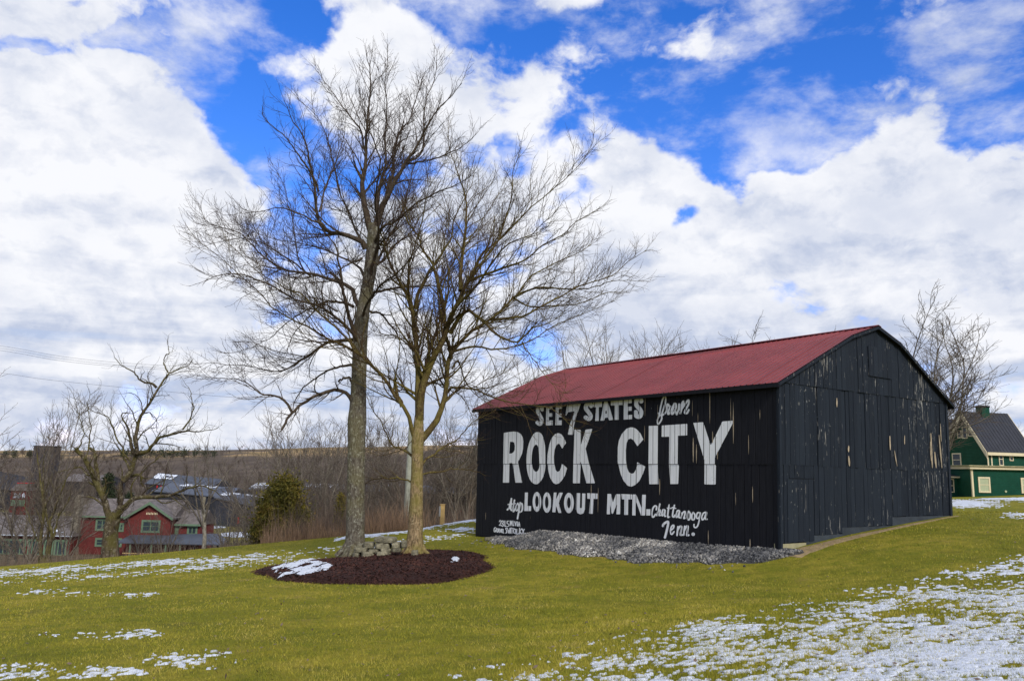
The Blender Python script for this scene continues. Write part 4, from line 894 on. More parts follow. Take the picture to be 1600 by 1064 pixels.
def spawn(Pt, Rd, spacing, ang, lenf, lmin, lmax, K, g_, rf=.5, rend=.0022, up=.12, wob=.10, t0=.08, outc=None, outw=0.0, droop=0.0, tip=True, drop=0.0):
    N, Kp, _ = Pt.shape; seg = np.linalg.norm(np.diff(Pt, axis=1), axis=2); L = seg.sum(1)
    cnt = np.maximum(1, np.round(L*(1-t0)/spacing*g_.uniform(.8, 1.2, N))).astype(int)
    par = np.repeat(np.arange(N), cnt); n = len(par)
    st = np.cumsum(cnt)-cnt; idx = np.arange(n)-st[par]; t = t0+(1-t0)*(idx+g_.uniform(.15, .85, n))/cnt[par]
    if tip: t[np.cumsum(cnt)-1] = .97
    if drop: k = g_.random(n) > drop; par, t = par[k], t[k]; n = len(par)
    f = np.clip(t*(Kp-1), 0, Kp-1.001); i0 = f.astype(int); fr = (f-i0)[:, None]
    B = Pt[par, i0]*(1-fr)+Pt[par, i0+1]*fr; tan = unit(Pt[par, i0+1]-Pt[par, i0]); pr = Rd[par, i0]*(1-fr[:, 0])+Rd[par, i0+1]*fr[:, 0]
    rv = g_.normal(size=(n, 3)); perp = unit(rv-tan*(rv*tan).sum(1, keepdims=True))
    an = np.radians(g_.normal(ang, 9, n))[:, None]; an = np.where(t[:, None] > .95, an*.3, an)
    d = tan*np.cos(an)+perp*np.sin(an); d[:, 2] += up
    if outc is not None: d = d+outw*unit(B-outc)
    d = unit(d)
    Lc = np.clip(lenf*L[par]*(1.08-.75*t)*g_.uniform(.65, 1.25, n), lmin, lmax)
    Pc = np.empty((n, K, 3)); Pc[:, 0] = B; cur = d; step = (Lc/(K-1))[:, None]
    w1 = g_.normal(size=(n, 3))*wob
    for k in range(1, K):
        Pc[:, k] = Pc[:, k-1]+cur*step
        w1 = w1*.4+g_.normal(size=(n, 3))*wob; cur = cur+w1; cur[:, 2] += (up*.35-droop*(k/K)); cur = unit(cur)
    r0 = np.maximum(np.minimum(pr*.8, np.maximum(rf*pr, rend*1.3)), rend)
    Rc = r0[:, None]+(rend-r0[:, None])*np.linspace(0, 1, K)[None]**.8
    return Pc, Rc
def trace(pts, Y0, dY, r0, r1, K=24, wob=.02, seed=0, power=1.0, smooth=True):
    """photo points -> limb polyline whose distance drifts from Y0 to Y0+dY"""
    p = np.array(pts, float); d = np.r_[0, np.cumsum(np.hypot(*np.diff(p, axis=0).T))]; d /= d[-1]
    if np.ndim(dY) == 0: dd = Y0+dY*d**power
    else: dd = Y0+np.interp(d, np.linspace(0, 1, len(dY)), dY)
    q = np.array([P(a, b, c) for (a, b), c in zip(p, dd)])
    if smooth: q = cr(q, 6)
    r = np.linspace(r0, r1, len(q)); r = r0+(r1-r0)*np.linspace(0, 1, len(q))**.75
    q, r = resample(q, r, K); g_ = np.random.default_rng(seed+77); wv = np.cumsum(g_.normal(0, wob, (K, 3)), axis=0); wv -= np.linspace(0, 1, K)[:, None]*wv[-1]
    return q+wv, r
def build_tree(root, name_mats, trunk, limbs, levels, seed, twig_name='twigs', limb_sides=8):
    """trunk: (pts, radii); limbs: list of (pts(K,3), rad(K))"""
    o = np.array(root.location); g_ = np.random.default_rng(seed)
    V, Fq = tubes(trunk[0][None], trunk[1][None], 18)
    # fluted, flared trunk
    me = np_mesh('trunk', V-o, Fq); link_mesh('trunk', me, name_mats[0], root, True)
    for (p, r) in limbs:
        V, Fq = tubes(p[None], r[None], limb_sides); link_mesh('limb', np_mesh('limb', V-o, Fq), name_mats[1], root, True)
    PL = np.stack([p for p, r in limbs]); RL = np.stack([r for p, r in limbs])
    parts = []; cur = (PL, RL)
    for lv, kw in enumerate(levels):
        kw = dict(kw); sides = kw.pop('sides', 3); cur = spawn(cur[0], cur[1], g_=g_, **kw); parts.append((cur, sides))
    big = parts[:1]; small = parts[1:]
    for nm, grp, mt in (('branches', big, name_mats[1]), (twig_name, small, name_mats[2])):
        if not grp: continue
        V, Fq = join([tubes(c[0], c[1], s) for c, s in grp]); ob = link_mesh(nm, np_mesh(nm, V-o, Fq), mt, root, nm == 'branches'); ob['kind'] = 'stuff'
    return parts

# ------------------------------------------------------------------ the two big trees
TY = 27.0; k2m = TY/F
def trunk_from(pts, Y, flare, K=40, seed=0):
    q = np.array([P(a, b, Y) for a, b, c in pts]); r = np.array([c for a, b, c in pts])*Y/F; q, r = resample(q, r, K)
    g_ = np.random.default_rng(seed); r = r*(1+.05*(g_.random(K)-.5)); return q, r
tA = empty('maple_tree', tuple(P(553, 866, TY))); tag(tA, 'tall bare tree with grey lichened trunk, left of the two on the mulch bed', 'tree')
trA = trunk_from([(554, 868, 23), (554, 861, 18.5), (555, 850, 15.5), (555, 835, 14.2), (556, 760, 13.6), (557, 690, 13.6), (557.5, 662, 14.6), (559, 640, 13.2), (560.5, 600, 11.8), (562, 555, 11.4), (564, 510, 11.3), (568, 480, 10.4), (574, 450, 9.8), (579, 420, 10.2), (583, 382, 10.5), (584, 362, 10.0), (583, 350, 8)], TY, 0, 60, 1)
def LT(pts, dY, w0, w1, Y0=TY, seed=0, wob=.02, K=24): return trace(pts, Y0, dY, w0/2*k2m, w1/2*k2m, K, wob, seed)
limbsA = [
 LT([(580, 360), (573, 330), (566.6, 300), (566, 280), (571, 255), (573, 219), (576, 182), (579, 119), (572, 85)], -.5, 12, .8, seed=1),
 LT([(571, 240), (564, 202), (548, 178), (532, 158), (512, 135), (496, 112)], [0, .6, 1.4], 4, .6, seed=2),
 LT([(586, 355), (593, 340), (600, 318), (606, 311), (618, 285), (632.6, 255), (650, 231), (664, 207), (686, 172), (722, 130)], [0, -.8, -2], 13, .8, seed=3),
 LT([(588, 330), (589, 300), (596, 270), (602, 255), (600, 215), (603, 170), (606, 90)], [0, 1, 2], 7, .7, seed=4),
 LT([(605, 310), (612, 275), (618, 226), (626, 200), (640, 182), (655, 140), (662, 118)], [0, 1.2, 2.4], 6, .7, seed=5),
 LT([(632, 258), (660, 240), (664, 207), (664, 170), (679, 116), (683, 80)], [0, .6, 1.0], 4.5, .6, seed=6),
 LT([(633, 254), (655, 253), (689, 243), (720, 229), (748, 205)], [0, -1.2, -2], 4, .6, seed=7),
 LT([(571, 388), (568, 380), (559, 374), (534.5, 363.5), (512, 358), (500, 335), (498, 304), (494, 270), (478.6, 216), (461.5, 192), (444, 158)], [0, -.8, -2.2], 11.5, .7, seed=8),
 LT([(510, 358), (503, 350), (490.5, 346), (471, 334), (437, 324), (400, 330), (349, 337)], [-1, -2.5], 5, .5, seed=9),
 LT([(497, 300), (480, 262), (455, 228), (420, 195), (412, 182)], [-1, -3], 4, .5, seed=10),
 LT([(500, 330), (512, 290), (530, 250), (538, 215), (540, 175)], [-1, .5, 1.2], 3.5, .5, seed=11),
 LT([(564, 483), (556, 474), (549, 452), (534.5, 444), (515, 437), (488, 429.5), (456, 426), (432, 417), (405, 395), (373, 363.5), (324, 346), (312, 318)], [0, .8, 2.6], 9, .6, seed=12),
 LT([(556, 535), (548, 515), (541, 490), (535, 450), (530, 420), (524, 385), (505, 362)], [0, -1, -1.6], 8.5, 1.4, seed=13),
 LT([(477, 426), (466, 398), (459, 361), (451, 324), (440, 280), (425, 255)], [1.2, 2.4], 3.2, .5, seed=14),
 LT([(488, 431), (455, 405), (420, 385), (380, 372), (330, 380), (305, 372)], [.9, 3.2], 3.2, .5, seed=15),
 LT([(549, 628), (543, 617), (530, 613), (515, 612.6), (494, 620), (475.6, 630), (457, 644.6), (444.6, 661), (440, 671)], [0, -1, -1.5], 7, 3.2, seed=16),
 LT([(455, 643), (444.6, 626), (432, 618), (413.6, 618), (399, 607.5), (376.5, 595), (341, 589), (300, 585)], [-1.2, -2], 4.5, .5, seed=17),
 LT([(553, 572), (547, 573), (527, 576.4), (508.7, 582.6), (490, 595), (475.6, 607.4), (462, 626), (458, 640)], [0, .6, .9], 5, 1.2, seed=18),
 LT([(555, 530), (544, 532), (517, 535), (502.5, 543), (482, 556), (465, 564), (453, 574), (436, 580.6), (416, 578.5), (393, 572), (341, 566), (300, 570)], [0, .8, 2.2], 7, .5, seed=19),
 LT([(527, 486), (505, 475), (470, 490), (430, 520), (390, 545), (350, 552)], [-.3, 2.5], 3.2, .5, seed=20),
 LT([(553, 480), (535, 474), (513, 474), (495, 484), (480, 500), (455, 530), (445, 560)], [0, 1.5, 2.4], 5.5, .6, seed=21),
 LT([(572, 484), (580, 489), (592, 490), (604, 504), (616, 519), (623.5, 536), (632, 560), (640, 585)], [0, 1.0, 1.8], 5, .7, seed=22),
 LT([(572, 466), (580, 460), (609, 449), (640.7, 446.7), (665, 444), (700, 447), (720, 447)], [0, 1.4, 2.4], 6, 1, seed=23),
 LT([(566, 405), (556, 410), (545, 415), (530, 425), (520, 435)], [0, -1.0], 5, 1.0, seed=24),
 LT([(584, 420), (600, 400), (612, 380), (640, 360), (662, 330), (690, 320)], [0, 2, 3], 6, .6, seed=25),
 LT([(583, 385), (600, 350), (615, 345), (645, 320), (680, 300), (720, 285), (745, 262)], [0, -2, -3.5], 6, .6, seed=26),
 LT([(552, 605), (548, 596), (538, 590), (529, 596)], 0.0, 4, 3, seed=27),
 LT([(572, 440), (560, 420), (540, 405), (515, 392), (480, 380), (430, 372), (370, 350)], [0, 3, 5], 5.5, .6, seed=28),
 LT([(578, 430), (590, 405), (606, 370), (628, 330), (640, 280), (655, 230), (672, 190)], [0, 3, 4.5], 6, .6, seed=29),
 LT([(580, 400), (560, 370), (545, 330), (530, 300), (515, 240), (500, 190), (470, 160)], [0, 2.5, 4], 5.5, .6, seed=30),
 LT([(576, 440), (585, 400), (590, 370), (583, 310), (590, 250), (570, 190), (560, 140)], [0, -3, -5], 6, .6, seed=31),
 LT([(566, 500), (575, 470), (600, 440), (630, 420), (660, 380), (700, 350)], [0, -3, -4.5], 5, .6, seed=32),
 LT([(563, 540), (540, 510), (505, 480), (460, 470), (410, 440), (350, 430), (320, 440)], [0, -3, -5], 6, .6, seed=33),
]
LV = [dict(spacing=.20, ang=44, lenf=.31, lmin=.5, lmax=2.3, K=9, rf=.50, rend=.0056, up=.16, wob=.09, t0=.12, outw=.25, sides=5),
      dict(spacing=.16, ang=40, lenf=.42, lmin=.28, lmax=1.05, K=5, rf=.5, rend=.0040, up=.10, wob=.11, t0=.12, sides=3),
      dict(spacing=.125, ang=38, lenf=.5, lmin=.16, lmax=.5, K=3, rf=.6, rend=.0032, up=.08, wob=.12, t0=.2, sides=3)]
cA = np.array(P(560, 480, TY)); lv = [dict(x) for x in LV]; lv[0]['outc'] = cA
build_tree(tA, (M['bark_maple'], M['limb_dark'], M['twig_dark']), trA, limbsA, lv, 41)
def roots(tree, base, r, mt, seed, n=7):
    g_ = np.random.default_rng(seed); Pt, Rd = [], []
    for k in range(n):
        a = 2*math.pi*k/n+g_.uniform(-.3, .3); d = np.array([math.cos(a), math.sin(a), 0]); L = g_.uniform(.15, .38)
        pts = [base+d*r*.45+np.array([0, 0, .55]), base+d*r*.8+np.array([0, 0, .25]), base+d*(r*1.15)+np.array([0, 0, .06]), base+d*(r*1.3+L*.5)+np.array([0, 0, -.04]), base+d*(r*1.3+L)+np.array([0, 0, -.14])]
        p, rr_ = resample(cr(np.array(pts), 4), np.interp(np.linspace(0, 1, 17), [0, .4, 1], [.08, .10, .04]), 10); Pt.append(p); Rd.append(rr_)
    V, Fq = tubes(np.array(Pt), np.array(Rd), 8); link_mesh('root_flare', np_mesh('root_flare', V-np.array(tree.location), Fq), mt, tree, True)
roots(tA, P(554, 862, TY), .34, M['bark_maple'], 1)

TZ = 26.6
tB = empty('elm_tree', tuple(P(648, 866, TZ))); tag(tB, 'bare spreading tree with ridged tan and mossy green trunk, right one on the mulch bed', 'tree')
k3m = TZ/F
trB = trunk_from([(647, 867, 17), (647.5, 860, 15), (648, 850, 13.8), (649, 830, 11.6), (650, 800, 10.6), (651, 760, 9.6), (652, 720, 8.9), (652, 700, 9.3), (653, 684, 9.6), (654, 672, 8.2), (654.5, 651, 7)], TZ, 0, 50, 2)
def LB(pts, dY, w0, w1, seed=0, wob=.02, K=24): return trace(pts, TZ, dY, w0/2*k3m, w1/2*k3m, K, wob, seed)
limbsB = [
 LB([(653, 680), (654.5, 651), (656.5, 617), (656.5, 592), (654, 568), (651.6, 529), (649, 481), (643, 468.6), (623.5, 437), (606, 398), (599, 373), (587, 349), (580, 320)], [0, .3, 1.2], 14.5, .8, seed=101),
 LB([(648, 482), (655, 456.5), (665, 434), (680, 412), (692, 393), (704, 371), (709, 344), (720, 325), (735, 295), (742, 270)], [.6, 1.8], 7, .6, seed=102),
 LB([(655, 655), (656, 625), (659, 603), (666, 578), (677, 556), (687, 534), (692, 525), (699, 508), (706.6, 486), (719, 456.5), (731, 439), (741, 417), (750.6, 398), (768, 385.6), (799, 356), (826, 326), (868.5, 290), (916.6, 248)], [0, -.6, -2.2], 14, .7, seed=103),
 LB([(697, 510), (694, 476), (687, 446.6), (680, 415), (665, 395), (653, 366), (638, 346), (622, 310), (600, 290)], [-.4, .4, 2], 7, .7, seed=104),
 LB([(720, 456), (720, 422), (724, 385.6), (728.6, 349), (729, 320), (721, 281), (706, 239), (700, 200)], [-.9, .5, 1.4], 7.5, .6, seed=105),
 LB([(731, 440), (755.6, 427), (780, 420), (800, 412.5), (820, 404.6), (847, 386.5), (880.5, 368.5), (907.6, 344), (940, 325)], [-1, -3], 5.5, .6, seed=106),
 LB([(656, 690), (665, 681), (682, 661), (694, 636), (699, 612), (702, 582.6), (704, 555), (716, 543.5), (736, 521.5), (755.5, 507), (775, 492), (795, 474), (808, 460), (829, 431.6), (868, 410.6), (900, 396), (925, 380)], [0, .6, 1.6], 12, .7, seed=107),
 LB([(704, 560), (699, 538), (696, 522), (697, 512)], [.4, -.1], 6, 6, seed=108),
 LB([(765, 500), (769, 501), (795, 496), (820, 492), (859, 471), (910.6, 443.7), (956, 431.6), (986, 404.6), (1012, 390)], [1, 3], 6, .6, seed=109),
 LB([(800, 466), (835, 450), (870, 447), (912, 445), (960, 437), (1005, 440)], [1, -1.5], 4.5, .6, seed=110),
 LB([(702, 521), (711.5, 502), (728.6, 485), (743, 492), (755.5, 504), (770, 519), (790, 531), (810, 536), (824, 524), (836, 512), (860, 504), (885, 488)], [-.3, -1.8, -3], 7.5, .7, seed=111),
 LB([(816, 536), (825, 552), (842, 575), (862, 600), (880, 620)], [-2, -3], 2.4, .4, seed=112),
 LB([(700, 612), (704, 606), (716, 603), (741, 607), (770, 619), (799.5, 628), (829, 631.5), (860, 637), (880, 655), (905, 675)], [.5, -1.5, -3], 4.6, .5, seed=113),
 LB([(648, 690), (640, 660), (636, 646), (621, 624), (604, 597), (584, 575), (560, 551), (556, 549), (527, 535), (506.6, 527), (492, 516.5), (475.6, 507), (456, 498), (427, 481), (405, 456), (378, 432), (344, 402.6), (310, 378)], [0, -1.2, -2.5], 7.5, .6, seed=114),
 LB([(553, 545), (546, 531), (527, 514.5), (509, 500), (488, 481), (471, 461), (451, 454), (427, 439), (398, 422), (383, 407), (355, 380)], [-1, -2.4], 4.5, .5, seed=115),
 LB([(628, 636), (620, 618), (618.6, 600), (618.6, 590)], [-.3, -.5], 6, 5, seed=116),
 LB([(657, 730), (665, 720), (677, 714.5), (697, 700), (716, 687.7), (731, 668), (748, 653), (775, 640)], [0, 1.2, 2.6], 5, .5, seed=117),
 LB([(647, 716), (638, 707), (616, 697), (606.5, 687.7), (592, 660), (574.7, 631), (570, 600)], [0, 1.4, 2.2], 4.8, .5, seed=118),
 LB([(646, 758), (641, 751), (620, 749), (600, 750), (586, 751), (570, 756)], [0, .8], 3.6, 1.2, seed=119),
 LB([(658, 742), (680, 738), (699, 736), (722, 734), (746, 737)], [0, 1.2], 3.2, .8, seed=120),
 LB([(664, 598), (674, 599), (684.6, 600), (693, 607), (720, 618), (735, 640), (742, 665)], [0, 1.4, 2.5], 4.2, .5, seed=121),
 LB([(706, 575), (716, 560), (728, 590), (740, 600), (760, 590), (790, 580), (820, 560)], [.4, 2, 3], 3.6, .5, seed=122),
 LB([(652, 555), (630, 530), (600, 520), (580, 500), (560, 480)], [.2, 3], 3.2, .5, seed=123),
 LB([(660, 590), (672, 540), (686, 505), (700, 470), (705, 420), (730, 380), (760, 330), (790, 280)], [.2, 3, 4.5], 6, .6, seed=124),
 LB([(690, 528), (705, 490), (735, 455), (760, 430), (790, 390), (830, 370), (870, 330)], [0, -3, -5], 6, .6, seed=125),
 LB([(735, 430), (760, 400), (790, 345), (800, 300), (803, 262), (815, 230)], [-1, -1.5], 4.5, .5, seed=126),
 LB([(705, 552), (740, 540), (780, 545), (830, 530), (880, 500), (930, 480), (960, 470)], [.4, 3, 5], 4.5, .5, seed=127),
 LB([(654, 520), (640, 490), (635, 440), (640, 400), (660, 350), (670, 300), (690, 260)], [.3, -2, -4], 5, .6, seed=128),
 LB([(800, 466), (830, 480), (870, 480), (910, 470), (950, 455), (985, 458)], [1.2, 0], 3.4, .5, seed=129),
 LB([(600, 385), (570, 372), (548, 350), (520, 330)], [1, 3], 3.0, .5, seed=130),
]
cB = np.array(P(690, 560, TZ)); lv = [dict(x) for x in LV]; lv[0]['outc'] = cB
build_tree(tB, (M['bark_elm'], M['limb_elm'], M['twig_elm']), trB, limbsB, lv, 43)
roots(tB, P(648, 863, TZ), .27, M['bark_elm'], 2, 6)

# ------------------------------------------------------------------ background: green house on the rise
def ext(p): return tuple(float(v) for v in p)
GH = P(1547, 774, 82); GHz = gz(GH[0], GH[1])
yaw_h = math.radians(15)
house = empty('green_house', (GH[0], GH[1], GHz-.3), yaw_h); tag(house, 'green clapboard house with cream trim, steep dark roof and a flat roofed wing', 'house')
def hz(py, Y=82): return P(1547, py, Y)[2]-GHz+.3
ze, zp = hz(700), hz(646, 85)
def window(parent, x0, x1, z0, z1, axis, c, glass='glass', fr='cream', fw=.14, out=-1, cross=True, name='window'):
    """window in a wall; axis 'y': wall at y=c facing out*y ; axis 'x': wall at x=c"""
    def bx(mb, a0, a1, b0, b1, d0, d1):
        d0, d1 = sorted((c+out*d0, c+out*d1))
        if axis == 'y': mb.box(a0, a1, d0, d1, b0, b1)
        else: mb.box(d0, d1, a0, a1, b0, b1)
    m = MB(); bx(m, x0, x0+fw, z0, z1, .0, .07); bx(m, x1-fw, x1, z0, z1, .0, .07); bx(m, x0+fw, x1-fw, z1-fw, z1, 0, .072); bx(m, x0+fw, x1-fw, z0, z0+fw, 0, .085)
    if cross: bx(m, x0+fw, x1-fw, (z0+z1)/2-.03, (z0+z1)/2+.03, 0, .06)
    w_ = m.build(name, M[fr], parent); m = MB(); bx(m, x0+fw, x1-fw, z0+fw, z1-fw, .0, .03); m.build('pane', M[glass], w_); return w_
HWD, HLN = 5.2, 5.4          # gable width (local +y), ridge length (local +x)
# body: gable face at local x=0, running to y=HWD; long side wall at local y=0
mb = MB(); mb.prism_x([(0, -.5), (HWD, -.5), (HWD, ze), (HWD/2, zp-.1), (0, ze)], 0, HLN); mb.build('wall', M['green_siding'], house)
def slope(mb, y0, z0, y1, z1, x0, x1, th=.12):
    mb.hexa([(x0, y0, z0), (x1, y0, z0), (x1, y1, z1), (x0, y1, z1)], [(x0, y0, z0+th), (x1, y0, z0+th), (x1, y1, z1+th), (x0, y1, z1+th)])
rf = MB(); sl = (zp-ze)/(HWD/2); slope(rf, -.35, ze-.35*sl, HWD/2, zp, -.35, HLN+.35); slope(rf, HWD+.35, ze-.35*sl, HWD/2, zp, -.35, HLN+.35); roof_h = rf.build('roof', M['standing_seam'], house)
for k in range(14):      # standing seams on the visible slope
    x = -.2+k*.42; MB().hexa([(x, -.35, ze-.35*sl+.12), (x+.04, -.35, ze-.35*sl+.12), (x+.04, HWD/2, zp+.12), (x, HWD/2, zp+.12)], [(x, -.35, ze-.35*sl+.17), (x+.04, -.35, ze-.35*sl+.17), (x+.04, HWD/2, zp+.17), (x, HWD/2, zp+.17)]).build('seam', M['standing_seam'], roof_h)
for s_ in (0, 1):
    y0 = -.4 if s_ == 0 else HWD+.4; m = MB(); z0 = ze-.4*sl
    m.hexa([(-.42, y0, z0-.52), (-.36, y0, z0-.52), (-.36, HWD/2, zp-.52), (-.42, HWD/2, zp-.52)], [(-.42, y0, z0+.10), (-.36, y0, z0+.10), (-.36, HWD/2, zp+.10), (-.42, HWD/2, zp+.10)]); m.build('bargeboard', M['cream'], house)
    m = MB(); m.hexa([(HLN+.36, y0, z0-.2), (HLN+.42, y0, z0-.2), (HLN+.42, HWD/2, zp-.2), (HLN+.36, HWD/2, zp-.2)], [(HLN+.36, y0, z0+.1), (HLN+.42, y0, z0+.1), (HLN+.42, HWD/2, zp+.1), (HLN+.36, HWD/2, zp+.1)]); m.build('bargeboard', M['cream'], house)
box('eave_trim', M['cream'], house, -.3, HLN+.3, -.42, -.36, ze-.42*sl-.12, ze-.35*sl+.08)
for x in (-.03, .42): box('corner_trim', M['cream'], house, x, x+.15, -.05, -.004, -.5, ze-.3)
for (y0, y1, a, b) in ((HWD/2-1.0, HWD/2-.42, hz(681), hz(669)), (HWD/2-.32, HWD/2+.32, hz(684), hz(665)), (HWD/2+.42, HWD/2+1.0, hz(683), hz(670))): window(house, y0, y1, a, b, 'x', 0, fw=.10)
window(house, HWD-1.9, HWD-.7, hz(729), hz(707), 'x', 0, fw=.12)
window(house, 1.4, 1.95, hz(727), hz(706.5), 'y', 0, fw=.09); window(house, 2.75, 3.25, hz(719), hz(707), 'y', 0, fw=.09)
ch = box('chimney', M['green_siding'], house, 2.0, 3.0, 2.2, 3.0, zp-1.2, zp+.62); box('cap', M['backing'], ch, 1.95, 3.05, 2.15, 3.05, zp+.62, zp+.8)
# lower cross wing behind, left of the gable
mb = MB(); mb.box(.8, HLN, HWD+.01, HWD+7, -.5, ze-.2); mb.build('wall', M['green_siding'], house)
rf = MB(); rf.hexa([(.4, HWD-.2, ze-.2), (HLN, HWD-.2, ze-.2), (HLN, HWD+7.3, ze-.2), (.4, HWD+7.3, ze-.2)], [(3.6, HWD-.2, zp-.25), (4, HWD-.2, zp-.25), (4, HWD+7.3, zp-.25), (3.6, HWD+7.3, zp-.25)]); rf.build('roof', M['standing_seam'], house)
# balcony rail on the wing roof
rl = MB(); 
for k in range(26): rl.box(2.2+k*.16, 2.23+k*.16, -3.55, -3.51, hz(731), hz(720))
rl.box(2.2, 6.3, -3.57, -3.49, hz(720), hz(719)); rl.box(2.2, 6.3, -3.57, -3.49, hz(730), hz(729.3)); rl.build('railing', M['backing'], house)
# front wing with flat roof, nearer the camera
WG = P(1520, 774, 73); wing = empty('flat_roof_wing', (WG[0], WG[1], gz(WG[0], WG[1])-.3), math.radians(4)); tag(wing, 'low green clapboard building with cream fascia and blinds in the windows, right of the barn', 'house')
def wz(py): return P(1540, py, 73)[2]-gz(WG[0], WG[1])+.3
def wx(px): return (px-1520)/F*73*1.16
box('wall', M['green_siding'], wing, 0, 9.5, 0, 5, -.4, wz(733))
box('fascia', M['cream'], wing, -.3, 9.8, -.32, 5.3, wz(733), wz(728.5)); box('roof', M['concrete'], wing, -.45, 9.95, -.48, 5.4, wz(728.5), wz(727))
box('corner_trim', M['cream'], wing, -.02, .14, -.045, .1, -.3, wz(733.5))
window(wing, wx(1528.5), wx(1545), wz(769.5), wz(745), 'y', 0, glass='blind'); window(wing, wx(1588), wx(1604.5), wz(769.5), wz(745), 'y', 0, glass='blind')
MB().cyl((wx(1566), -.06, wz(767)), (wx(1566), 0, wz(767)), .10, .10, 10).build('vent', M['blind'], wing)
# lean-to joining them at the left
LT_ = P(1483, 774, 75); lean = empty('green_lean_to', (LT_[0], LT_[1], gz(LT_[0], LT_[1])-.3), math.radians(4)); tag(lean, 'small green lean-to with dark sloping roof and round dish beside the barn', 'outbuilding')
def lz(py): return P(1500, py, 75)[2]-gz(LT_[0], LT_[1])+.3
box('wall', M['green_siding'], lean, -1.5, 2.2, 0, 4, -.4, lz(746))
mb = MB(); mb.hexa([(-1.7, -.35, lz(746)), (2.2, -.35, lz(746)), (2.2, 4, lz(746)), (-1.7, 4, lz(746))], [(-1.7, -.35, lz(744.5)), (2.2, -.35, lz(744.5)), (2.2, 4, lz(731)), (-1.7, 4, lz(731))]); mb.build('roof', M['standing_seam'], lean)
box('fascia', M['cream'], lean, -1.72, 2.2, -.40, -.36, lz(746.5), lz(744.3))
window(lean, .05, .52, lz(769.5), lz(748), 'y', 0, fw=.09)
MB().cyl((1.35, -.18, lz(751.5)), (1.38, -.02, lz(751.5)), .30, .22, 14).build('dish', M['metal'], lean)
drum = MB().cyl((.22, .9, lz(728)), (.22, .9, lz(715.5)), .23, .23, 12).build('vent_drum', M['metal'], lean)

# ------------------------------------------------------------------ valley buildings
def bld(name, px, py, Y, rz, label, cat):
    p = P(px, py, Y); e = empty(name, ext(p), rz); tag(e, label, cat); return e, (lambda x: (x-px)/F*Y), (lambda y: P(px, y, Y)[2]-p[2])
# red roadhouse
RY = 118; b, X_, Z_ = bld('red_house', 230, 868, RY, 0, 'red boarded house with sage green trim, gabled front and stone chimney in the hollow', 'house')
gd = -1.5
box('wall', M['red_brick'], b, X_(112), X_(262), .6, 9, gd, Z_(808)); mbx = MB(); mbx.prism_y([(X_(196), gd), (X_(261), gd), (X_(261), Z_(808)), (X_(229), Z_(787)), (X_(196), Z_(808))], 0, 5); mbx.build('front_gable', M['red_brick'], b)
# main roof
m = MB(); m.prism_x([(.3, Z_(809)), (9.3, Z_(809)), (4.8, Z_(782))], X_(110), X_(264)); m.build('roof', M['shingle'], b)
m = MB(); 
for s_, xa, xb in ((0, 192, 229), (1, 266, 229)):
    m.hexa([(X_(xa), -.5, Z_(811)), (X_(xb), -.5, Z_(786)), (X_(xb), 5, Z_(786)), (X_(xa), 5, Z_(811))], [(X_(xa), -.5, Z_(808.5)), (X_(xb), -.5, Z_(783.5)), (X_(xb), 5, Z_(783.5)), (X_(xa), 5, Z_(808.5))])
gr_ = m.build('gable_roof', M['shingle'], b)
for xa in (192, 266):
    sgn = 1 if xa > 229 else -1
    MB().hexa([(X_(xa), -.6, Z_(812)), (X_(229), -.6, Z_(788)), (X_(229), -.5, Z_(788)), (X_(xa), -.5, Z_(812))], [(X_(xa), -.6, Z_(808.3)), (X_(229), -.6, Z_(783.3)), (X_(229), -.5, Z_(783.3)), (X_(xa), -.5, Z_(808.3))]).build('bargeboard', M['sage'], b)
box('eave_trim', M['sage'], b, X_(124), X_(193), -.0, .1, Z_(810), Z_(807.5))
def sash(parent, x0, x1, y0, y1, yw, mul=1, **k):
    w_ = window(parent, X_(x0), X_(x1), Z_(y1), Z_(y0), 'y', yw, fr='sage', fw=.28, **k); 
    for i_ in range(1, mul+1):
        xm = X_(x0)+(X_(x1)-X_(x0))*i_/(mul+1); box('mullion', M['sage'], w_, xm-.07, xm+.07, yw-.09, yw, Z_(y1), Z_(y0))
    return w_
sash(b, 217, 246, 812, 832, 0, 1); sash(b, 144, 165, 812, 831, .6, 1); sash(b, 180, 188, 818, 832, .6, 0); sash(b, 146, 161, 842, 856, .6, 0); sash(b, 178, 187, 842, 856, .6, 0)
m = MB()
for k_, (xx, ww) in enumerate([(223, 1.6), (225.2, 1.2), (227, 1.8), (229.6, 1.6), (232, 1.6), (234.6, 1.2), (236.6, 1.8), (239, 1.2)]):
    hh_ = 802.5-(1.2 if k_ % 3 == 0 else 0); m.box(X_(xx), X_(xx+ww*.8), -.05, -.01, Z_(803.7), Z_(800.5-(k_ % 2)*.4))
m.build('sign_lettering', M['sign_cream'], b)
cho = MB(); cho.hexa([(X_(107), -.3, gd), (X_(123), -.3, gd), (X_(123), .9, gd), (X_(107), .9, gd)], [(X_(112), -.1, Z_(800)), (X_(120), -.1, Z_(800)), (X_(120), .8, Z_(800)), (X_(112), .8, Z_(800))]); cho.box(X_(112), X_(120.5), -.1, .8, Z_(800)+.002, Z_(775)); cho.build('chimney', M['stone_rough'], b)
# right wing
box('wing_wall', M['red_brick'], b, X_(262.3), X_(301), 1.5, 7, gd, Z_(819)); m = MB(); m.prism_x([(1.0, Z_(820)), (7.5, Z_(820)), (4.2, Z_(797))], X_(262), X_(303)); m.build('wing_roof', M['shingle'], b)
box('eave_trim', M['sage'], b, X_(263), X_(303), .9, 1.0, Z_(821), Z_(818)); sash(b, 281, 297, 821, 836, 1.5, 1, cross=False); box('corner_trim', M['sage'], b, X_(262.5), X_(268), 1.38, 1.46, Z_(836), Z_(820))
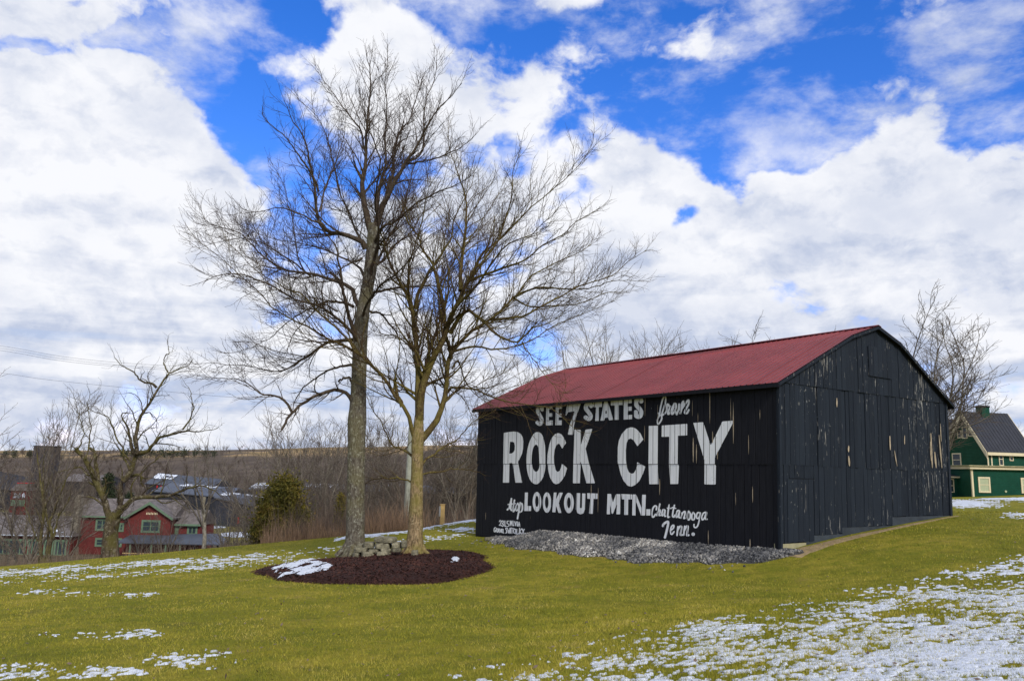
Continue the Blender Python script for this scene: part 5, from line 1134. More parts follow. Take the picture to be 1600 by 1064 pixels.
# porch
m = MB(); m.hexa([(X_(202), -4.2, Z_(845)), (X_(360), -4.2, Z_(845)), (X_(345), 1.4, Z_(843)), (X_(202), -.1, Z_(843))], [(X_(202), -4.2, Z_(843.4)), (X_(360), -4.2, Z_(843.4)), (X_(330), 1.4, Z_(832)), (X_(202), -.1, Z_(836))]); m.build('porch_roof', M['dark_roof'], b)
for xx in (222, 253, 274, 295, 316, 333, 342, 350): box('porch_post', M['sage'] if xx < 300 else M['backing'], b, X_(xx)-.1, X_(xx)+.1, -4.0, -3.8, gd-1.5, Z_(845))
box('porch_rail', M['post_wood'], b, X_(212), X_(296), -4.05, -3.95, Z_(860.5), Z_(859)); 
# sunroom wing at the left
box('sunroom_wall', M['red_brick'], b, X_(-20), X_(122), -1.5, 5, gd, Z_(838.5)); m = MB(); m.hexa([(X_(-24), -2.1, Z_(839)), (X_(125), -2.1, Z_(839)), (X_(125), 5, Z_(839)), (X_(-24), 5, Z_(839))], [(X_(-24), -2.1, Z_(837.6)), (X_(125), -2.1, Z_(837.6)), (X_(100), 5, Z_(812)), (X_(-24), 5, Z_(812))]); m.build('sunroom_roof', M['shingle'], b)
box('gutter', M['silver_roof'], b, X_(-24), X_(125), -2.22, -2.1, Z_(838.6), Z_(837.2))
for (x0, x1, mu) in ((-16, 11, 2), (12.5, 54.5, 4), (57, 79, 2), (81, 95.5, 1), (96.5, 116, 2)): sash(b, x0, x1, 844, 870, -1.5, mu, cross=False)
# snow on the sunroom roof
def roof_snow(pts, name, Yd, label, n=70, thr=.50, sd=5, th=.06):
    c = [P(*q) for q in pts]; U_, V_ = np.meshgrid(np.linspace(0, 1, n), np.linspace(0, 1, n//3), indexing='ij')
    Q = (c[0][None, None]*(1-U_)[..., None]+c[1][None, None]*U_[..., None])*(1-V_)[..., None]+(c[3][None, None]*(1-U_)[..., None]+c[2][None, None]*U_[..., None])*V_[..., None]
    f = fbm(U_*14+sd, V_*5, sd, 4); kp = f > thr; Q[..., 2] += .05+np.clip((f-thr)*.8, -.2, th); m_ = n//3
    i_, j_ = np.meshgrid(np.arange(n-1), np.arange(m_-1), indexing='ij'); kk = kp[:-1, :-1] | kp[1:, 1:]; i_, j_ = i_[kk], j_[kk]
    return link_mesh(name, np_mesh(name, Q.reshape(-1, 3), np.stack([i_*m_+j_, (i_+1)*m_+j_, (i_+1)*m_+j_+1, i_*m_+j_+1], 1)), M['snow'])
tag(roof_snow([(20, 833, 116.9), (103, 833, 116.9), (98, 814, 121.5), (40, 814, 121.5)], 'roof_snow', 0, '', thr=.49), 'patchy snow on the low roof of the red house', 'snow')
# turreted building behind left
b2, X_, Z_ = bld('turret_house', 18, 868, 135, 0, 'red turret with arched windows and pointed grey roof at the left edge', 'building')
box('tower_wall', M['red_brick'], b2, X_(6), X_(30), 0, 2.6, -1, Z_(766)); m = MB(); m.hexa([(X_(4), -.2, Z_(766)), (X_(32), -.2, Z_(766)), (X_(32), 2.8, Z_(766)), (X_(4), 2.8, Z_(766))], [(X_(11), .5, Z_(755)), (X_(28), .5, Z_(755)), (X_(28), 2.1, Z_(755)), (X_(11), 2.1, Z_(755))]); m.build('tower_roof', M['shingle'], b2)
box('ridge_trim', M['red_door'], b2, X_(11), X_(28.4), .4, 2.2, Z_(755)+.003, Z_(753.8)); box('green_band', M['sage'], b2, X_(7), X_(29), -.1, -.01, Z_(790), Z_(780.5))
for xx in (10.5, 17, 23.5):
    a_ = [(X_(xx), Z_(777.5)), (X_(xx+4.5), Z_(777.5)), (X_(xx+4.5), Z_(772)), (X_(xx+2.25), Z_(769.5)), (X_(xx), Z_(772))]; MB().prism_y(a_, -.08, -.01).build('arched_window', M['silver_roof'], b2)
box('wall', M['stone_rough'], b2, X_(-40), X_(24), -.8, -.02, -1, Z_(812)); box('red_wall', M['red_brick'], b2, X_(-40), X_(15), -2.2, -.82, -1, Z_(822)); m = MB(); m.hexa([(X_(-40), -2.6, Z_(822)), (X_(21), -2.6, Z_(822)), (X_(21), 0, Z_(822)), (X_(-40), 0, Z_(822))], [(X_(-40), -1.9, Z_(800)), (X_(15), -1.9, Z_(800)), (X_(15), -.5, Z_(800)), (X_(-40), -.5, Z_(800))]); m.build('hip_roof', M['shingle'], b2)
# black warehouses
def ware(x0, x1, yr0, yr1, ye0, ye1, yb, Y, D, label, doors=(), roofm='dark_roof', snow=None):
    xc = (x0+x1)/2; p = P(xc, yb, Y); e = empty('warehouse', ext(p)); tag(e, label, 'warehouse')
    L = lambda x, y, d=0: (P(x, y, Y)[0]-p[0], d, P(x, y, Y)[2]-p[2])
    a, b_, c, d_ = L(x0, yb+6), L(x1, yb+6), L(x1, ye1), L(x0, ye0)
    MB().hexa([a, b_, c, d_], [(q[0], D, q[2]) for q in (a, b_, c, d_)]).build('wall', M['black_board'], e)
    e0, e1, r0, r1 = L(x0-1, ye0), L(x1+1, ye1), L(x0-1, yr0), L(x1+1, yr1)
    m = MB(); t = .25
    for ya, yb_ in ((-.5, D/2), (D+.5, D/2)):
        m.hexa([(e0[0], ya, e0[2]), (e1[0], ya, e1[2]), (r1[0], yb_, r1[2]), (r0[0], yb_, r0[2])], [(e0[0], ya, e0[2]+t), (e1[0], ya, e1[2]+t), (r1[0], yb_, r1[2]+t), (r0[0], yb_, r0[2]+t)])
    m.build('roof', M[roofm], e)
    for s_ in (0, 1):
        q0, q1 = (e0, r0) if s_ == 0 else (e1, r1); MB().hexa([(q0[0]*.998, 0, q0[2]-.2), (q0[0]*.998, D, q0[2]-.2), (q1[0]*.998, D/2, q1[2])], [(q0[0]*.98, 0, q0[2]-.2), (q0[0]*.98, D, q0[2]-.2), (q1[0]*.98, D/2, q1[2])]).build('gable', M['black_board'], e)
    for (dx0, dx1, dy0, dy1) in doors:
        q0, q1 = L(dx0, dy1), L(dx1, dy0); box('door', M['red_door'], e, q0[0], q1[0], -.12, -.003, q0[2], q1[2])
    if snow:
        for (sx0, sx1, ta, tb, sd_) in snow:
            n_ = 40; V = []; U_, V_ = np.meshgrid(np.linspace(sx0, sx1, n_), np.linspace(ta, tb, 12), indexing='ij')
            Q = np.zeros(U_.shape+(3,))
            e0n, e1n, r0n, r1n = map(np.array, (e0, e1, r0, r1)); e0n[1] = e1n[1] = -.5; r0n[1] = r1n[1] = D/2
            Q = ((e0n*(1-U_)[..., None]+e1n*U_[..., None])*(1-V_)[..., None]+(r0n*(1-U_)[..., None]+r1n*U_[..., None])*V_[..., None]); f = fbm(U_*22+sd_, V_*4, sd_, 3); Q[..., 2] += t+.04+np.clip((f-.42)*.8, -.4, .1)
            i_, j_ = np.meshgrid(np.arange(n_-1), np.arange(11), indexing='ij'); i_, j_ = i_.ravel(), j_.ravel()
            link_mesh('snow', np_mesh('snow', Q.reshape(-1, 3), np.stack([i_*12+j_, (i_+1)*12+j_, (i_+1)*12+j_+1, i_*12+j_+1], 1)), M['snow'], e)
    return e
ware(228, 330, 740, 750, 756, 763, 772, 330, 26, 'black warehouse with small red doors and pale roof, highest above the red house', [(244.5, 247, 757.5, 763), (250.5, 253, 757.5, 763), (266, 268.5, 758.5, 764), (272, 274.5, 758.5, 764)], 'dark_roof', [(0.0, .3, .5, .95, 3)])
ware(238, 352, 757, 765, 768, 778, 824, 215, 22, 'long black warehouse with dark roof behind the red house', [], 'dark_roof', [(.2, .7, .72, .98, 5)])
ware(336, 432, 771, 784, 778, 800, 826, 190, 16, 'black warehouse with snow along its roof, right of the pale tree', [(371, 374, 808, 818), (386, 390, 808, 818), (395, 399, 808, 818)], 'dark_roof', [(.02, .98, .35, .97, 7)])
ware(388, 600, 756, 758, 765, 768, 806, 260, 20, 'black warehouse partly hidden by the wood behind the cedar', [(436, 439, 792, 802)], 'dark_roof', [(.0, .25, .1, .95, 9), (.4, .6, .4, .9, 4)])
ware(600, 760, 757, 768, 770, 772, 812, 200, 20, 'dark blue roofed black warehouse seen between the right trunk and the barn', [(718, 722, 798, 808), (727, 730, 798, 806)], 'dark_roof', [(.0, .12, .6, .95, 6)])
ware(96, 158, 741, 744, 752, 754, 775, 380, 24, 'low building with dull red roof among the trees, left of the crooked tree', [], 'shingle')
ware(-30, 30, 738, 750, 762, 768, 790, 190, 14, 'black shed with snowy eave behind the turret at the left edge', [], 'black_board')
# tall black tower
b3, X_, Z_ = bld('storage_tower', 61, 760, 420, .12, 'tall square dark tower rising above the wood on the left', 'tower')
m = MB(); m.hexa([(X_(44.5), 0, -6), (X_(74), 0, -6), (X_(74), 9, -6), (X_(44.5), 9, -6)], [(X_(46.5), .3, Z_(697.5)), (X_(76.5), .3, Z_(697)), (X_(76.5), 8.7, Z_(697)), (X_(46.5), 8.7, Z_(697.5))]); m.build('wall', M['tower_wall'], b3)
box('roof', M['black_board'], b3, X_(45.5), X_(77.5), 0, 9, Z_(697.4)+.01, Z_(696)); 
for k in range(1, 7): xk = X_(46+k*4.3); box('panel_joint', M['black_board'], b3, xk-.1, xk+.1, -.06, .25, -4, Z_(699))

# ------------------------------------------------------------------ post, pole, wires
def place_ground(px, Y, dz=0.0):
    p = P(px, 800, Y); return np.array([p[0], Y, gz(p[0], Y)+dz])
pb = P(690.5, 819, 43.5); po = empty('wooden_post', ext((pb[0], pb[1], gz(pb[0], pb[1]))), .25); tag(po, 'square pale timber post standing at the edge of the lawn, left of the barn', 'post')
h_ = P(690, 788.5, 43.5)[2]-po.location.z; box('post', M['post_wood'], po, -.11, .11, -.11, .11, -.2, h_); box('post_cap', M['post_wood'], po, -.13, .13, -.13, .13, h_+.001, h_+.04); box('white_plate', M['metal'], po, -.17, -.112, -.09, .09, h_-.6, h_-.08)
up_ = place_ground(636, 47); ut = empty('utility_pole', ext(up_)); tag(ut, 'weathered utility pole seen just left of the mossy trunk', 'utility pole')
zt = P(637.5, 700, 47)[2]-up_[2]; MB().cyl((0, 0, -.3), (.04, 0, zt+1.2), .22, .15, 12).build('pole', M['pole_wood'], ut)

for k, (y0, y1, y2, x2) in enumerate([(540.5, 556, 566, 178), (544, 559.5, 570, 182), (547.5, 563, 573, 186), (582.5, 595, 618, 330)]):
    pts = np.array([P(-160, y0-18, 74), P(0, y0, 70), P(90, y1, 68), P(x2, y2, 66), P(x2+130, y2+8, 63)]); c_ = cr(pts, 8); V, Fq = tubes(c_[None], np.full((1, len(c_)), .010), 5)
    o = link_mesh('power_line', np_mesh('power_line', V, Fq), M['wire']); tag(o, ['topmost of the thin power lines crossing the left sky', 'second power line from the top in the left sky', 'third power line from the top in the left sky', 'lowest power line, hanging alone across the left sky'][k], 'power line', 'power lines in the left sky')

# ------------------------------------------------------------------ other bare trees
def gen_tree(seed, H, r0, lean=(0, 0), nstem=5, split=.3, spread=28, style='vase', dens=1.0, levels=3):
    g_ = np.random.default_rng(seed); K = 14
    n1 = 8; tz = np.linspace(0, 1, n1)
    trunk = np.stack([lean[0]*tz*H*.35+np.cumsum(g_.normal(0, .008*H, n1))*(tz > 0), lean[1]*tz*H*.35+np.cumsum(g_.normal(0, .008*H, n1))*(tz > 0), tz*H*(split if style != 'spire' else .93)], 1)
    tp, tr = resample(trunk, np.linspace(r0, r0*(.7 if style != 'spire' else .1), n1), 12); tr[0] *= 1.35
    limbs = []
    for k in range(nstem):
        a = 2*math.pi*k/nstem+g_.uniform(-.4, .4); t = g_.uniform(.55, 1.0) if style != 'spire' else g_.uniform(.2, .95)
        i0 = int(t*11); B = tp[i0]; sp = math.radians(g_.uniform(.5, 1.2)*spread); L = (H-B[2])*g_.uniform(.75, 1.02)/max(.5, math.cos(sp)) if style != 'spire' else H*.28*(1.15-t)
        if k == 0 and style != 'spire': sp *= .2
        d = np.array([math.cos(a)*math.sin(sp), math.sin(a)*math.sin(sp), math.cos(sp)]); pts = [B]; cur = d.copy()
        for i_ in range(7):
            pts.append(pts[-1]+cur*L/7); cur = cur+g_.normal(0, .11, 3)+np.array([lean[0]*.1, lean[1]*.1, .05 if style != 'gnarl' else 0]); cur /= np.linalg.norm(cur)
        p, r = resample(cr(np.array(pts), 4), np.linspace(tr[i0]*.5, .008, 29), K); limbs.append((p, r))
    PL = np.stack([p for p, r in limbs]); RL = np.stack([r for p, r in limbs]); cur = (PL, RL); parts = []
    sc = H/9.0
    specs = [dict(spacing=.55*sc/dens, ang=42, lenf=.36, lmin=.4*sc, lmax=2.6*sc, K=6, rf=.5, rend=.0075, up=.14, wob=.12, t0=.15),
             dict(spacing=.34*sc/dens, ang=40, lenf=.42, lmin=.3*sc, lmax=1.1*sc, K=5, rf=.55, rend=.0058, up=.10, wob=.13, t0=.15),
             dict(spacing=.26*sc/dens, ang=38, lenf=.5, lmin=.2*sc, lmax=.6*sc, K=3, rf=.6, rend=.0048, up=.08, wob=.12, t0=.2)][:levels]
    for s_ in specs: cur = spawn(cur[0], cur[1], g_=g_, **s_); parts.append(cur)
    return (tp, tr), (PL, RL), parts
def tree_meshes(gt, seed_name, mats):
    (tp, tr), (PL, RL), parts = gt
    V1, F1 = tubes(tp[None], tr[None], 10); me1 = np_mesh('trunk', V1, F1); me1.materials.append(mats[0]); me1.polygons.foreach_set('use_smooth', [True]*len(me1.polygons))
    V2, F2 = join([tubes(PL, RL, 6)]+[tubes(parts[0][0], parts[0][1], 4)]); me2 = np_mesh('branches', V2, F2); me2.materials.append(mats[1])
    V3, F3 = join([tubes(p, r, 3) for p, r in parts[1:]]); me3 = np_mesh('twigs', V3, F3); me3.materials.append(mats[2]); return me1, me2, me3
def put_tree(meshes, loc, rz, sc, label, group=None, name='bare_tree'):
    root = empty(name, ext(loc), rz); root.scale = (sc, sc, sc); tag(root, label, 'tree', group)
    for nm, me in zip(('trunk', 'branches', 'twigs'), meshes):
        o = bpy.data.objects.new(nm, me); COL.objects.link(o); o.parent = root
        if nm != 'trunk': o['kind'] = 'stuff'
    return root
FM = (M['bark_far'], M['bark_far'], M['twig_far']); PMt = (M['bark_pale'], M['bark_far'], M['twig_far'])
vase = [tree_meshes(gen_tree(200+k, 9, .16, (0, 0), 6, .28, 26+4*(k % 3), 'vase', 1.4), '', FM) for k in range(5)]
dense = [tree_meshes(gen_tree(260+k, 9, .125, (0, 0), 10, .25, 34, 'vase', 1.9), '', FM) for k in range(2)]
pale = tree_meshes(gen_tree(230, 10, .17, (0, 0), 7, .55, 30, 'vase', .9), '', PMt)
def by_px(px, Y, ytop, H0, dz=-.15):
    g0 = place_ground(px, Y, dz); top = P(px, ytop, Y)[2]; return g0, max(.15, (top-g0[2])/H0)
# the gnarled tree, traced
GY = 41.0; gn = place_ground(172, GY-1.5); tG = empty('gnarled_tree', ext(gn)); tag(tG, 'crooked old bare tree with broken thick limbs in front of the red house', 'tree')
gm = GY/F
def LG(pts, dY, w0, w1, seed): return trace(pts, GY, dY, w0/2*gm, w1/2*gm, 22, .035, seed)
trG = trunk_from([(171, 886, 17), (172, 874, 14), (172, 850, 11.5), (173, 830, 10.5), (177, 810, 10.5), (178, 800, 9)], GY, 0, 30, 5)
limbsG = [LG([(175, 815), (165, 790), (155, 772), (145, 742), (132, 717), (119, 702)], [0, -1], 11, 6, 1), LG([(166, 790), (160, 760), (150, 712), (140, 700)], [0, 1], 7, 4, 2),
 LG([(178, 812), (186, 805), (200, 790), (220, 777), (250, 775), (270, 772), (300, 764), (325, 762), (345, 775)], [0, -1, -2], 11, 1.2, 3), LG([(178, 808), (184, 785), (187, 755), (198, 745), (220, 742), (224, 760)], [0, 1], 10, 2.5, 4),
 LG([(190, 752), (200, 742), (205, 737), (210, 715), (213, 705), (213, 680), (215, 661), (221, 645), (230, 632), (244, 605), (256, 590), (266, 581), (280, 574), (293, 571), (302, 560)], [0, .6, 1.4], 10, 1, 5),
 LG([(210, 708), (206, 690), (203, 676), (198, 664), (192, 655), (196, 645), (215, 642)], [0, -1], 6, .8, 6), LG([(214, 706), (230, 703), (240, 695), (254, 681), (270, 676), (286, 672), (300, 674), (315, 673), (340, 669)], [0, -1.5], 7, .8, 7),
 LG([(244, 605), (238, 598), (228, 594), (220, 588), (212, 578), (203, 573), (192, 568), (181, 559), (178, 553)], [1, 0], 4.5, .6, 8), LG([(205, 735), (198, 722), (195, 715), (188, 695), (181, 683), (175, 666), (169, 656), (160, 648), (147, 644), (135, 638), (127, 630)], [0, 2], 4, .6, 9),
 LG([(119, 702), (124, 695), (126, 688), (131, 675), (126, 650), (118, 635), (112, 612)], [-1, -1.4], 2.6, .5, 10), LG([(220, 740), (240, 725), (262, 712), (285, 705)], [1, 2.4], 3, .6, 11), LG([(286, 672), (296, 655), (300, 635), (296, 612), (290, 600)], [-1, 0], 3, .5, 12),
 LG([(132, 717), (135, 690), (139, 665), (136, 640), (140, 620), (150, 610)], [-1, 1], 2.6, .5, 13), LG([(140, 742), (125, 730), (100, 735), (85, 742)], [-.4, -1.2], 3, .5, 14), LG([(266, 581), (262, 565), (266, 548), (262, 532)], [1.2, 1.6], 2.6, .5, 15), LG([(222, 645), (236, 650), (244, 660), (246, 675)], [.7, 1.5], 2.4, .5, 16)]
build_tree(tG, (M['bark_gnarl'], M['bark_gnarl'], M['twig_dark']), trG, limbsG, [dict(spacing=.34, ang=46, lenf=.36, lmin=.5, lmax=2.1, K=8, rf=.5, rend=.007, up=.12, wob=.20, t0=.12, sides=4), dict(spacing=.24, ang=45, lenf=.42, lmin=.3, lmax=.9, K=5, rf=.55, rend=.005, up=.1, wob=.2, t0=.1), dict(spacing=.2, ang=42, lenf=.5, lmin=.2, lmax=.5, K=3, rf=.6, rend=.0045, up=.06, wob=.2, t0=.2)], 77)
# forked tree at the far left
fg = place_ground(70, 42); tF = empty('forked_tree', ext(fg)); tag(tF, 'slender pale forked tree with several upright stems, left of the crooked old tree', 'tree')
FYm = 42.0
def LF(pts, dY, w0, w1, seed): return trace(pts, FYm, dY, w0/2*FYm/F, w1/2*FYm/F, 18, .03, seed)
trF = trunk_from([(70, 896, 13), (70, 884, 11), (70, 870, 9)], FYm, 0, 12, 6)
build_tree(tF, (M['bark_gnarl'], M['bark_gnarl'], M['twig_far']), trF, [LF([(66, 880), (64, 850), (66, 800), (64, 760), (60, 725), (57, 700)], [0, 0], 7, 1.2, 1), LF([(74, 880), (75, 845), (76, 810), (70, 770), (68, 730)], [0, .5], 6, 1.2, 2), LF([(76, 870), (82, 835), (80, 812), (86, 790), (96, 765), (105, 745), (112, 735)], [0, -.5], 6, .8, 3), LF([(78, 850), (85, 820), (98, 795), (106, 780), (110, 768)], [0, .8], 4, .8, 4), LF([(64, 870), (58, 840), (45, 810), (38, 790)], [0, 1], 4, .6, 5)],
           [dict(spacing=.6, ang=36, lenf=.36, lmin=.5, lmax=2.0, K=6, rf=.5, rend=.007, up=.25, wob=.1, t0=.2, sides=4), dict(spacing=.4, ang=36, lenf=.42, lmin=.3, lmax=.9, K=4, rf=.55, rend=.0055, up=.15, wob=.1, t0=.1)], 78)
for (px, Y, yt, kind, rz, label) in [(51, 62, 625, 'dense', .3, 'bare tree with upright fanned crown rising behind the tall dark tower'), (325, 50, 683, 'pale', 1.0, 'pale straight trunked bare tree standing over the porch end'), (20, 48, 790, 'vase1', .2, 'small thin bare tree at the left edge of the lawn'), (108, 52, 742, 'vase4', 1.1, 'bare tree before the stone chimney of the red house'), (222, 49, 800, 'vase3', 1.6, 'low twiggy bare tree before the front gable'), (262, 53, 790, 'vase2', .9, 'thin bare tree before the right corner of the front gable'),
    (360, 58, 775, 'vase2', 2.0, 'small bare tree just right of the porch'), (374, 62, 770, 'vase0', .6, 'small dark bare tree beside the snowy field'), (402, 49, 752, 'vase3', .9, 'thin bare tree left of the cedar'), (480, 75, 650, 'vase4', .1, 'tall thin bare tree rising behind the cedar'),
    (500, 90, 662, 'dense', 2.2, 'twiggy bare tree just left of the lichened trunk'), (428, 85, 690, 'vase1', 3.0, 'bare tree in the wood above the cedar'), (385, 100, 705, 'vase3', 1.5, 'grey bare tree at the left end of the wood'), (598, 60, 690, 'vase2', 1.2, 'bare tree between the two big trunks'),
    (708, 52, 672, 'vase0', 1.9, 'spreading bare tree standing between the timber post and the barn'), (612, 80, 665, 'dense', .4, 'twiggy bare tree behind the mossy trunk'), (730, 75, 690, 'vase4', .8, 'bare tree just left of the barn corner'), (668, 85, 705, 'vase1', 2.5, 'bare tree behind the timber post'),
    (1440, 58, 498, 'dense', .5, 'large bare tree rising behind the right slope of the barn roof'), (1478, 60, 566, 'vase2', 2.0, 'smaller bare tree just above the right end of the barn roof'), (885, 62, 545, 'vase2', .3, 'bare tree behind the left end of the barn roof'), (935, 66, 518, 'vase0', 1.4, 'tallest bare tree above the left half of the barn roof'),
    (985, 70, 520, 'vase3', 2.4, 'round crowned bare tree above the middle of the barn roof'), (1030, 72, 530, 'vase1', .9, 'small bare tree above the barn roof, next to the rightmost'), (1075, 78, 540, 'dense', 1.8, 'low twiggy bare tree above the barn roof, rightmost on the left half'),
    (850, 58, 560, 'vase4', 2.9, 'bare tree behind the left roof corner of the barn'), (1560, 130, 655, 'vase1', .2, 'bare tree behind the green house, left of the chimney')]:
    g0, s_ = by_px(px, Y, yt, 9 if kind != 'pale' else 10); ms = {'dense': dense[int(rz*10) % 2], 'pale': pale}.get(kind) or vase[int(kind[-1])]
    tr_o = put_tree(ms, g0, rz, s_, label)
    if px == 1440: tr_o.scale = (s_*1.5, s_*1.5, s_)
# mid wood: individual trees on the valley slopes
g_ = np.random.default_rng(5); cand = []
while len(cand) < 96:
    Y = g_.uniform(54, 215) if len(cand) > 30 else g_.uniform(54, 110); px = g_.uniform(415, 780) if Y < 150 else g_.uniform(-30, 780)
    if Y > 105 and px < 440 and not (Y > 150 and px < 230): continue
    cand.append((px, Y, g_.uniform(7.5, 11.0), g_.uniform(0, 6.28), g_.integers(7)))
cand.sort()
ORD = 'first second third fourth fifth sixth seventh eighth ninth tenth eleventh twelfth thirteenth fourteenth fifteenth sixteenth seventeenth eighteenth nineteenth twentieth'.split()
def ordn(k):
    if k < 20: return ORD[k]
    return 'twenty-'+ORD[k-20] if k < 29 else 'thirtieth' if k == 29 else 'thirty-'+ORD[k-30]
zones = [(-99, 232, 'behind the red house'), (232, 480, 'above the warehouses and the cedar'), (480, 545, 'just left of the lichened trunk'), (545, 645, 'between the two big trunks'), (645, 690, 'between mossy trunk and timber post'), (690, 999, 'between timber post and barn')]
for z0_, z1_, zt_ in zones:
    for k, (px, Y, H, rz, v_) in enumerate([c for c in cand if z0_ <= c[0] < z1_]):
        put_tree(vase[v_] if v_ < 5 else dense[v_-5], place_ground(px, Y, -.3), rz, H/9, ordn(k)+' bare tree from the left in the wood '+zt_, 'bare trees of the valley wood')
# far wood: low detail trees joined, too many and small to tell apart
def tiny_tree(seed, H):
    g_ = np.random.default_rng(seed); n = 9; a = g_.uniform(0, 6.28, n); B = np.zeros((n, 3)); B[:, 2] = g_.uniform(.2, .5, n)*H
    d = unit(np.stack([np.cos(a)*.6, np.sin(a)*.6, np.full(n, 1.0)], 1)); L = g_.uniform(.4, .62, n)*H; Pt = B[:, None]+d[:, None]*L[:, None, None]*np.linspace(0, 1, 4)[None, :, None]; Rd = np.linspace(.09, .02, 4)[None].repeat(n, 0)
    tr_ = (np.stack([np.zeros(4), np.zeros(4), np.linspace(-.5, .75*H, 4)], 1)[None], np.linspace(.2, .06, 4)[None])
    c = spawn(Pt, Rd, .42, 40, .55, .6, 2.4, 3, g_, rf=.6, rend=.03, up=.2, wob=.1); c2 = spawn(c[0], c[1], .5, 38, .6, .4, 1.2, 2, g_, rf=.7, rend=.016, up=.1, wob=.1)
    return join([tubes(tr_[0], tr_[1], 3), tubes(Pt, Rd, 3), tubes(c[0], c[1], 3)])
protos = [tiny_tree(300+k, 9.0) for k in range(5)]
def wood(name, pts, label, mt):
    Vs, Fs, o_ = [], [], 0; g_ = np.random.default_rng(9)
    for (x, y, s_) in pts:
        V, Fq = protos[g_.integers(5)]; a = g_.uniform(0, 6.28); R2 = np.array([[math.cos(a), -math.sin(a), 0], [math.sin(a), math.cos(a), 0], [0, 0, 1]]); Vs.append((V*s_)@R2.T+np.array([x, y, gz(x, y)-.4])); Fs.append(Fq+o_); o_ += len(V)
    o = link_mesh(name, np_mesh(name, np.concatenate(Vs), np.concatenate(Fs)), mt); tag(o, label, 'wood', kind='stuff'); return o
def scat(n, y0, y1, px0, px1, s0, s1, seed, fn=None):
    g_ = np.random.default_rng(seed); out = []
    while len(out) < n:
        Y = math.exp(g_.uniform(math.log(y0), math.log(y1))); px = g_.uniform(px0, px1)
        if fn and not fn(px, Y): continue
        out.append((P(px, 800, Y)[0], Y, g_.uniform(s0, s1)))
    return out
lens = [len(p[1]) for p in protos]
pts = scat(430, 225, 1150, -60, 800, .8, 1.3, 21, lambda px, Y: not (Y < 345 and 225 < px < 600 and Y < 340))
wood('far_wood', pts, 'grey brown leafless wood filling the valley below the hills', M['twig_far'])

# ------------------------------------------------------------------ cedars: trunk and sprays of scale leaves
def sprays(cen, n, size, seed, flat=.5):
    g_ = np.random.default_rng(seed); d = unit(g_.normal(size=(n, 3))+np.array([0, 0, .5])); a = unit(np.cross(d, g_.normal(size=(n, 3)))); s_ = size*g_.uniform(.5, 1.3, n)[:, None]
    V = np.stack([cen-a*s_*.35, cen+a*s_*.35, cen+d*s_*1.3], 1); return V.reshape(-1, 3)
def cedar(px, Yd, ytop, wpx, seed, label, name='cedar_tree', mt='cedar', n=15000, ybase=None, cat='tree'):
    g0 = place_ground(px, Yd, -.1); H = P(px, ytop, Yd)[2]-g0[2]; Rw = wpx/2*Yd/F; root = empty(name, ext(g0)); tag(root, label, cat); g_ = np.random.default_rng(seed)
    MB().cyl((0, 0, -.1), (.05, 0, H*.9), .09*H/3, .02, 8).build('trunk', M['bark_far'], root)
    nc = 70; cz = g_.uniform(.08, .97, nc)**.9; cr_ = Rw*(1-cz)**.6*g_.uniform(.55, 1.08, nc); ca = g_.uniform(0, 6.28, nc); C_ = np.stack([cr_*np.cos(ca), cr_*np.sin(ca), cz*H], 1)
    k = g_.integers(nc, size=n); sg = Rw*.17; cen = C_[k]+g_.normal(size=(n, 3))*np.array([sg, sg, sg*1.1])
    cen = cen*(1-.25*g_.random((n, 1)))*np.array([1, 1, 0])+cen*np.array([0, 0, 1])
    V = sprays(cen, n, .11*H/3, seed); o = link_mesh('foliage', np_mesh('foliage', V, np.arange(len(V)).reshape(-1, 3)), M[mt], root); o['kind'] = 'stuff'; return root
cedar(442, 46, 757, 112, 1, 'bushy yellow green cedar standing among dry reeds at the lawn edge', n=20000)
cedar(408, 47, 800, 34, 2, 'small low cedar bush at the left foot of the big cedar', n=5000, name='cedar_bush', cat='bush')
cedar(532, 46, 770, 22, 3, 'slim young cedar just left of the lichened trunk', n=4000)
cedar(742, 330, 703, 30, 4, 'round dark evergreen on the far hill left of the barn', 'evergreen_tree', 'conifer', 5000)
cedar(165, 165, 742, 34, 5, 'dark evergreen behind the crooked old tree', 'evergreen_tree', 'conifer', 6000)
cedar(200, 140, 772, 30, 6, 'dark evergreen beside the gable of the red house', 'evergreen_tree', 'conifer', 5000)
for k, (px, w_) in enumerate([(305, 40), (345, 46), (385, 40)]): cedar(px, 166+k*3, 818-k*1.5, w_, 10+k, ['leftmost', 'middle', 'rightmost'][k]+' of three low dark green shrubs in front of the long black warehouse', 'evergreen_shrub', 'conifer', 2500, cat='shrub')
# distant conifer rows on the ridge
g_ = np.random.default_rng(6); Vs = []
for (x0, x1, yt, Yd, n) in ((190, 340, 706, 900, 46), (660, 735, 699, 700, 16), (0, 60, 706, 900, 12)):
    for k in range(n):
        px = g_.uniform(x0, x1); p = P(px, yt, Yd+g_.uniform(-20, 20)); zb = gz(p[0], p[1]); h = g_.uniform(6, 10); r = h*.33; m_ = 60
        c = g_.normal(size=(m_, 3))*np.array([r*.5, r*.5, h*.24])+np.array([p[0], p[1], zb+h*.5]); Vs.append(sprays(c, m_, 1.5, k))
Vs = np.concatenate(Vs); o = link_mesh('distant_evergreens', np_mesh('distant_evergreens', Vs, np.arange(len(Vs)).reshape(-1, 3)), M['conifer']); tag(o, 'row of dark evergreens along the far ridge', 'evergreens', kind='stuff')

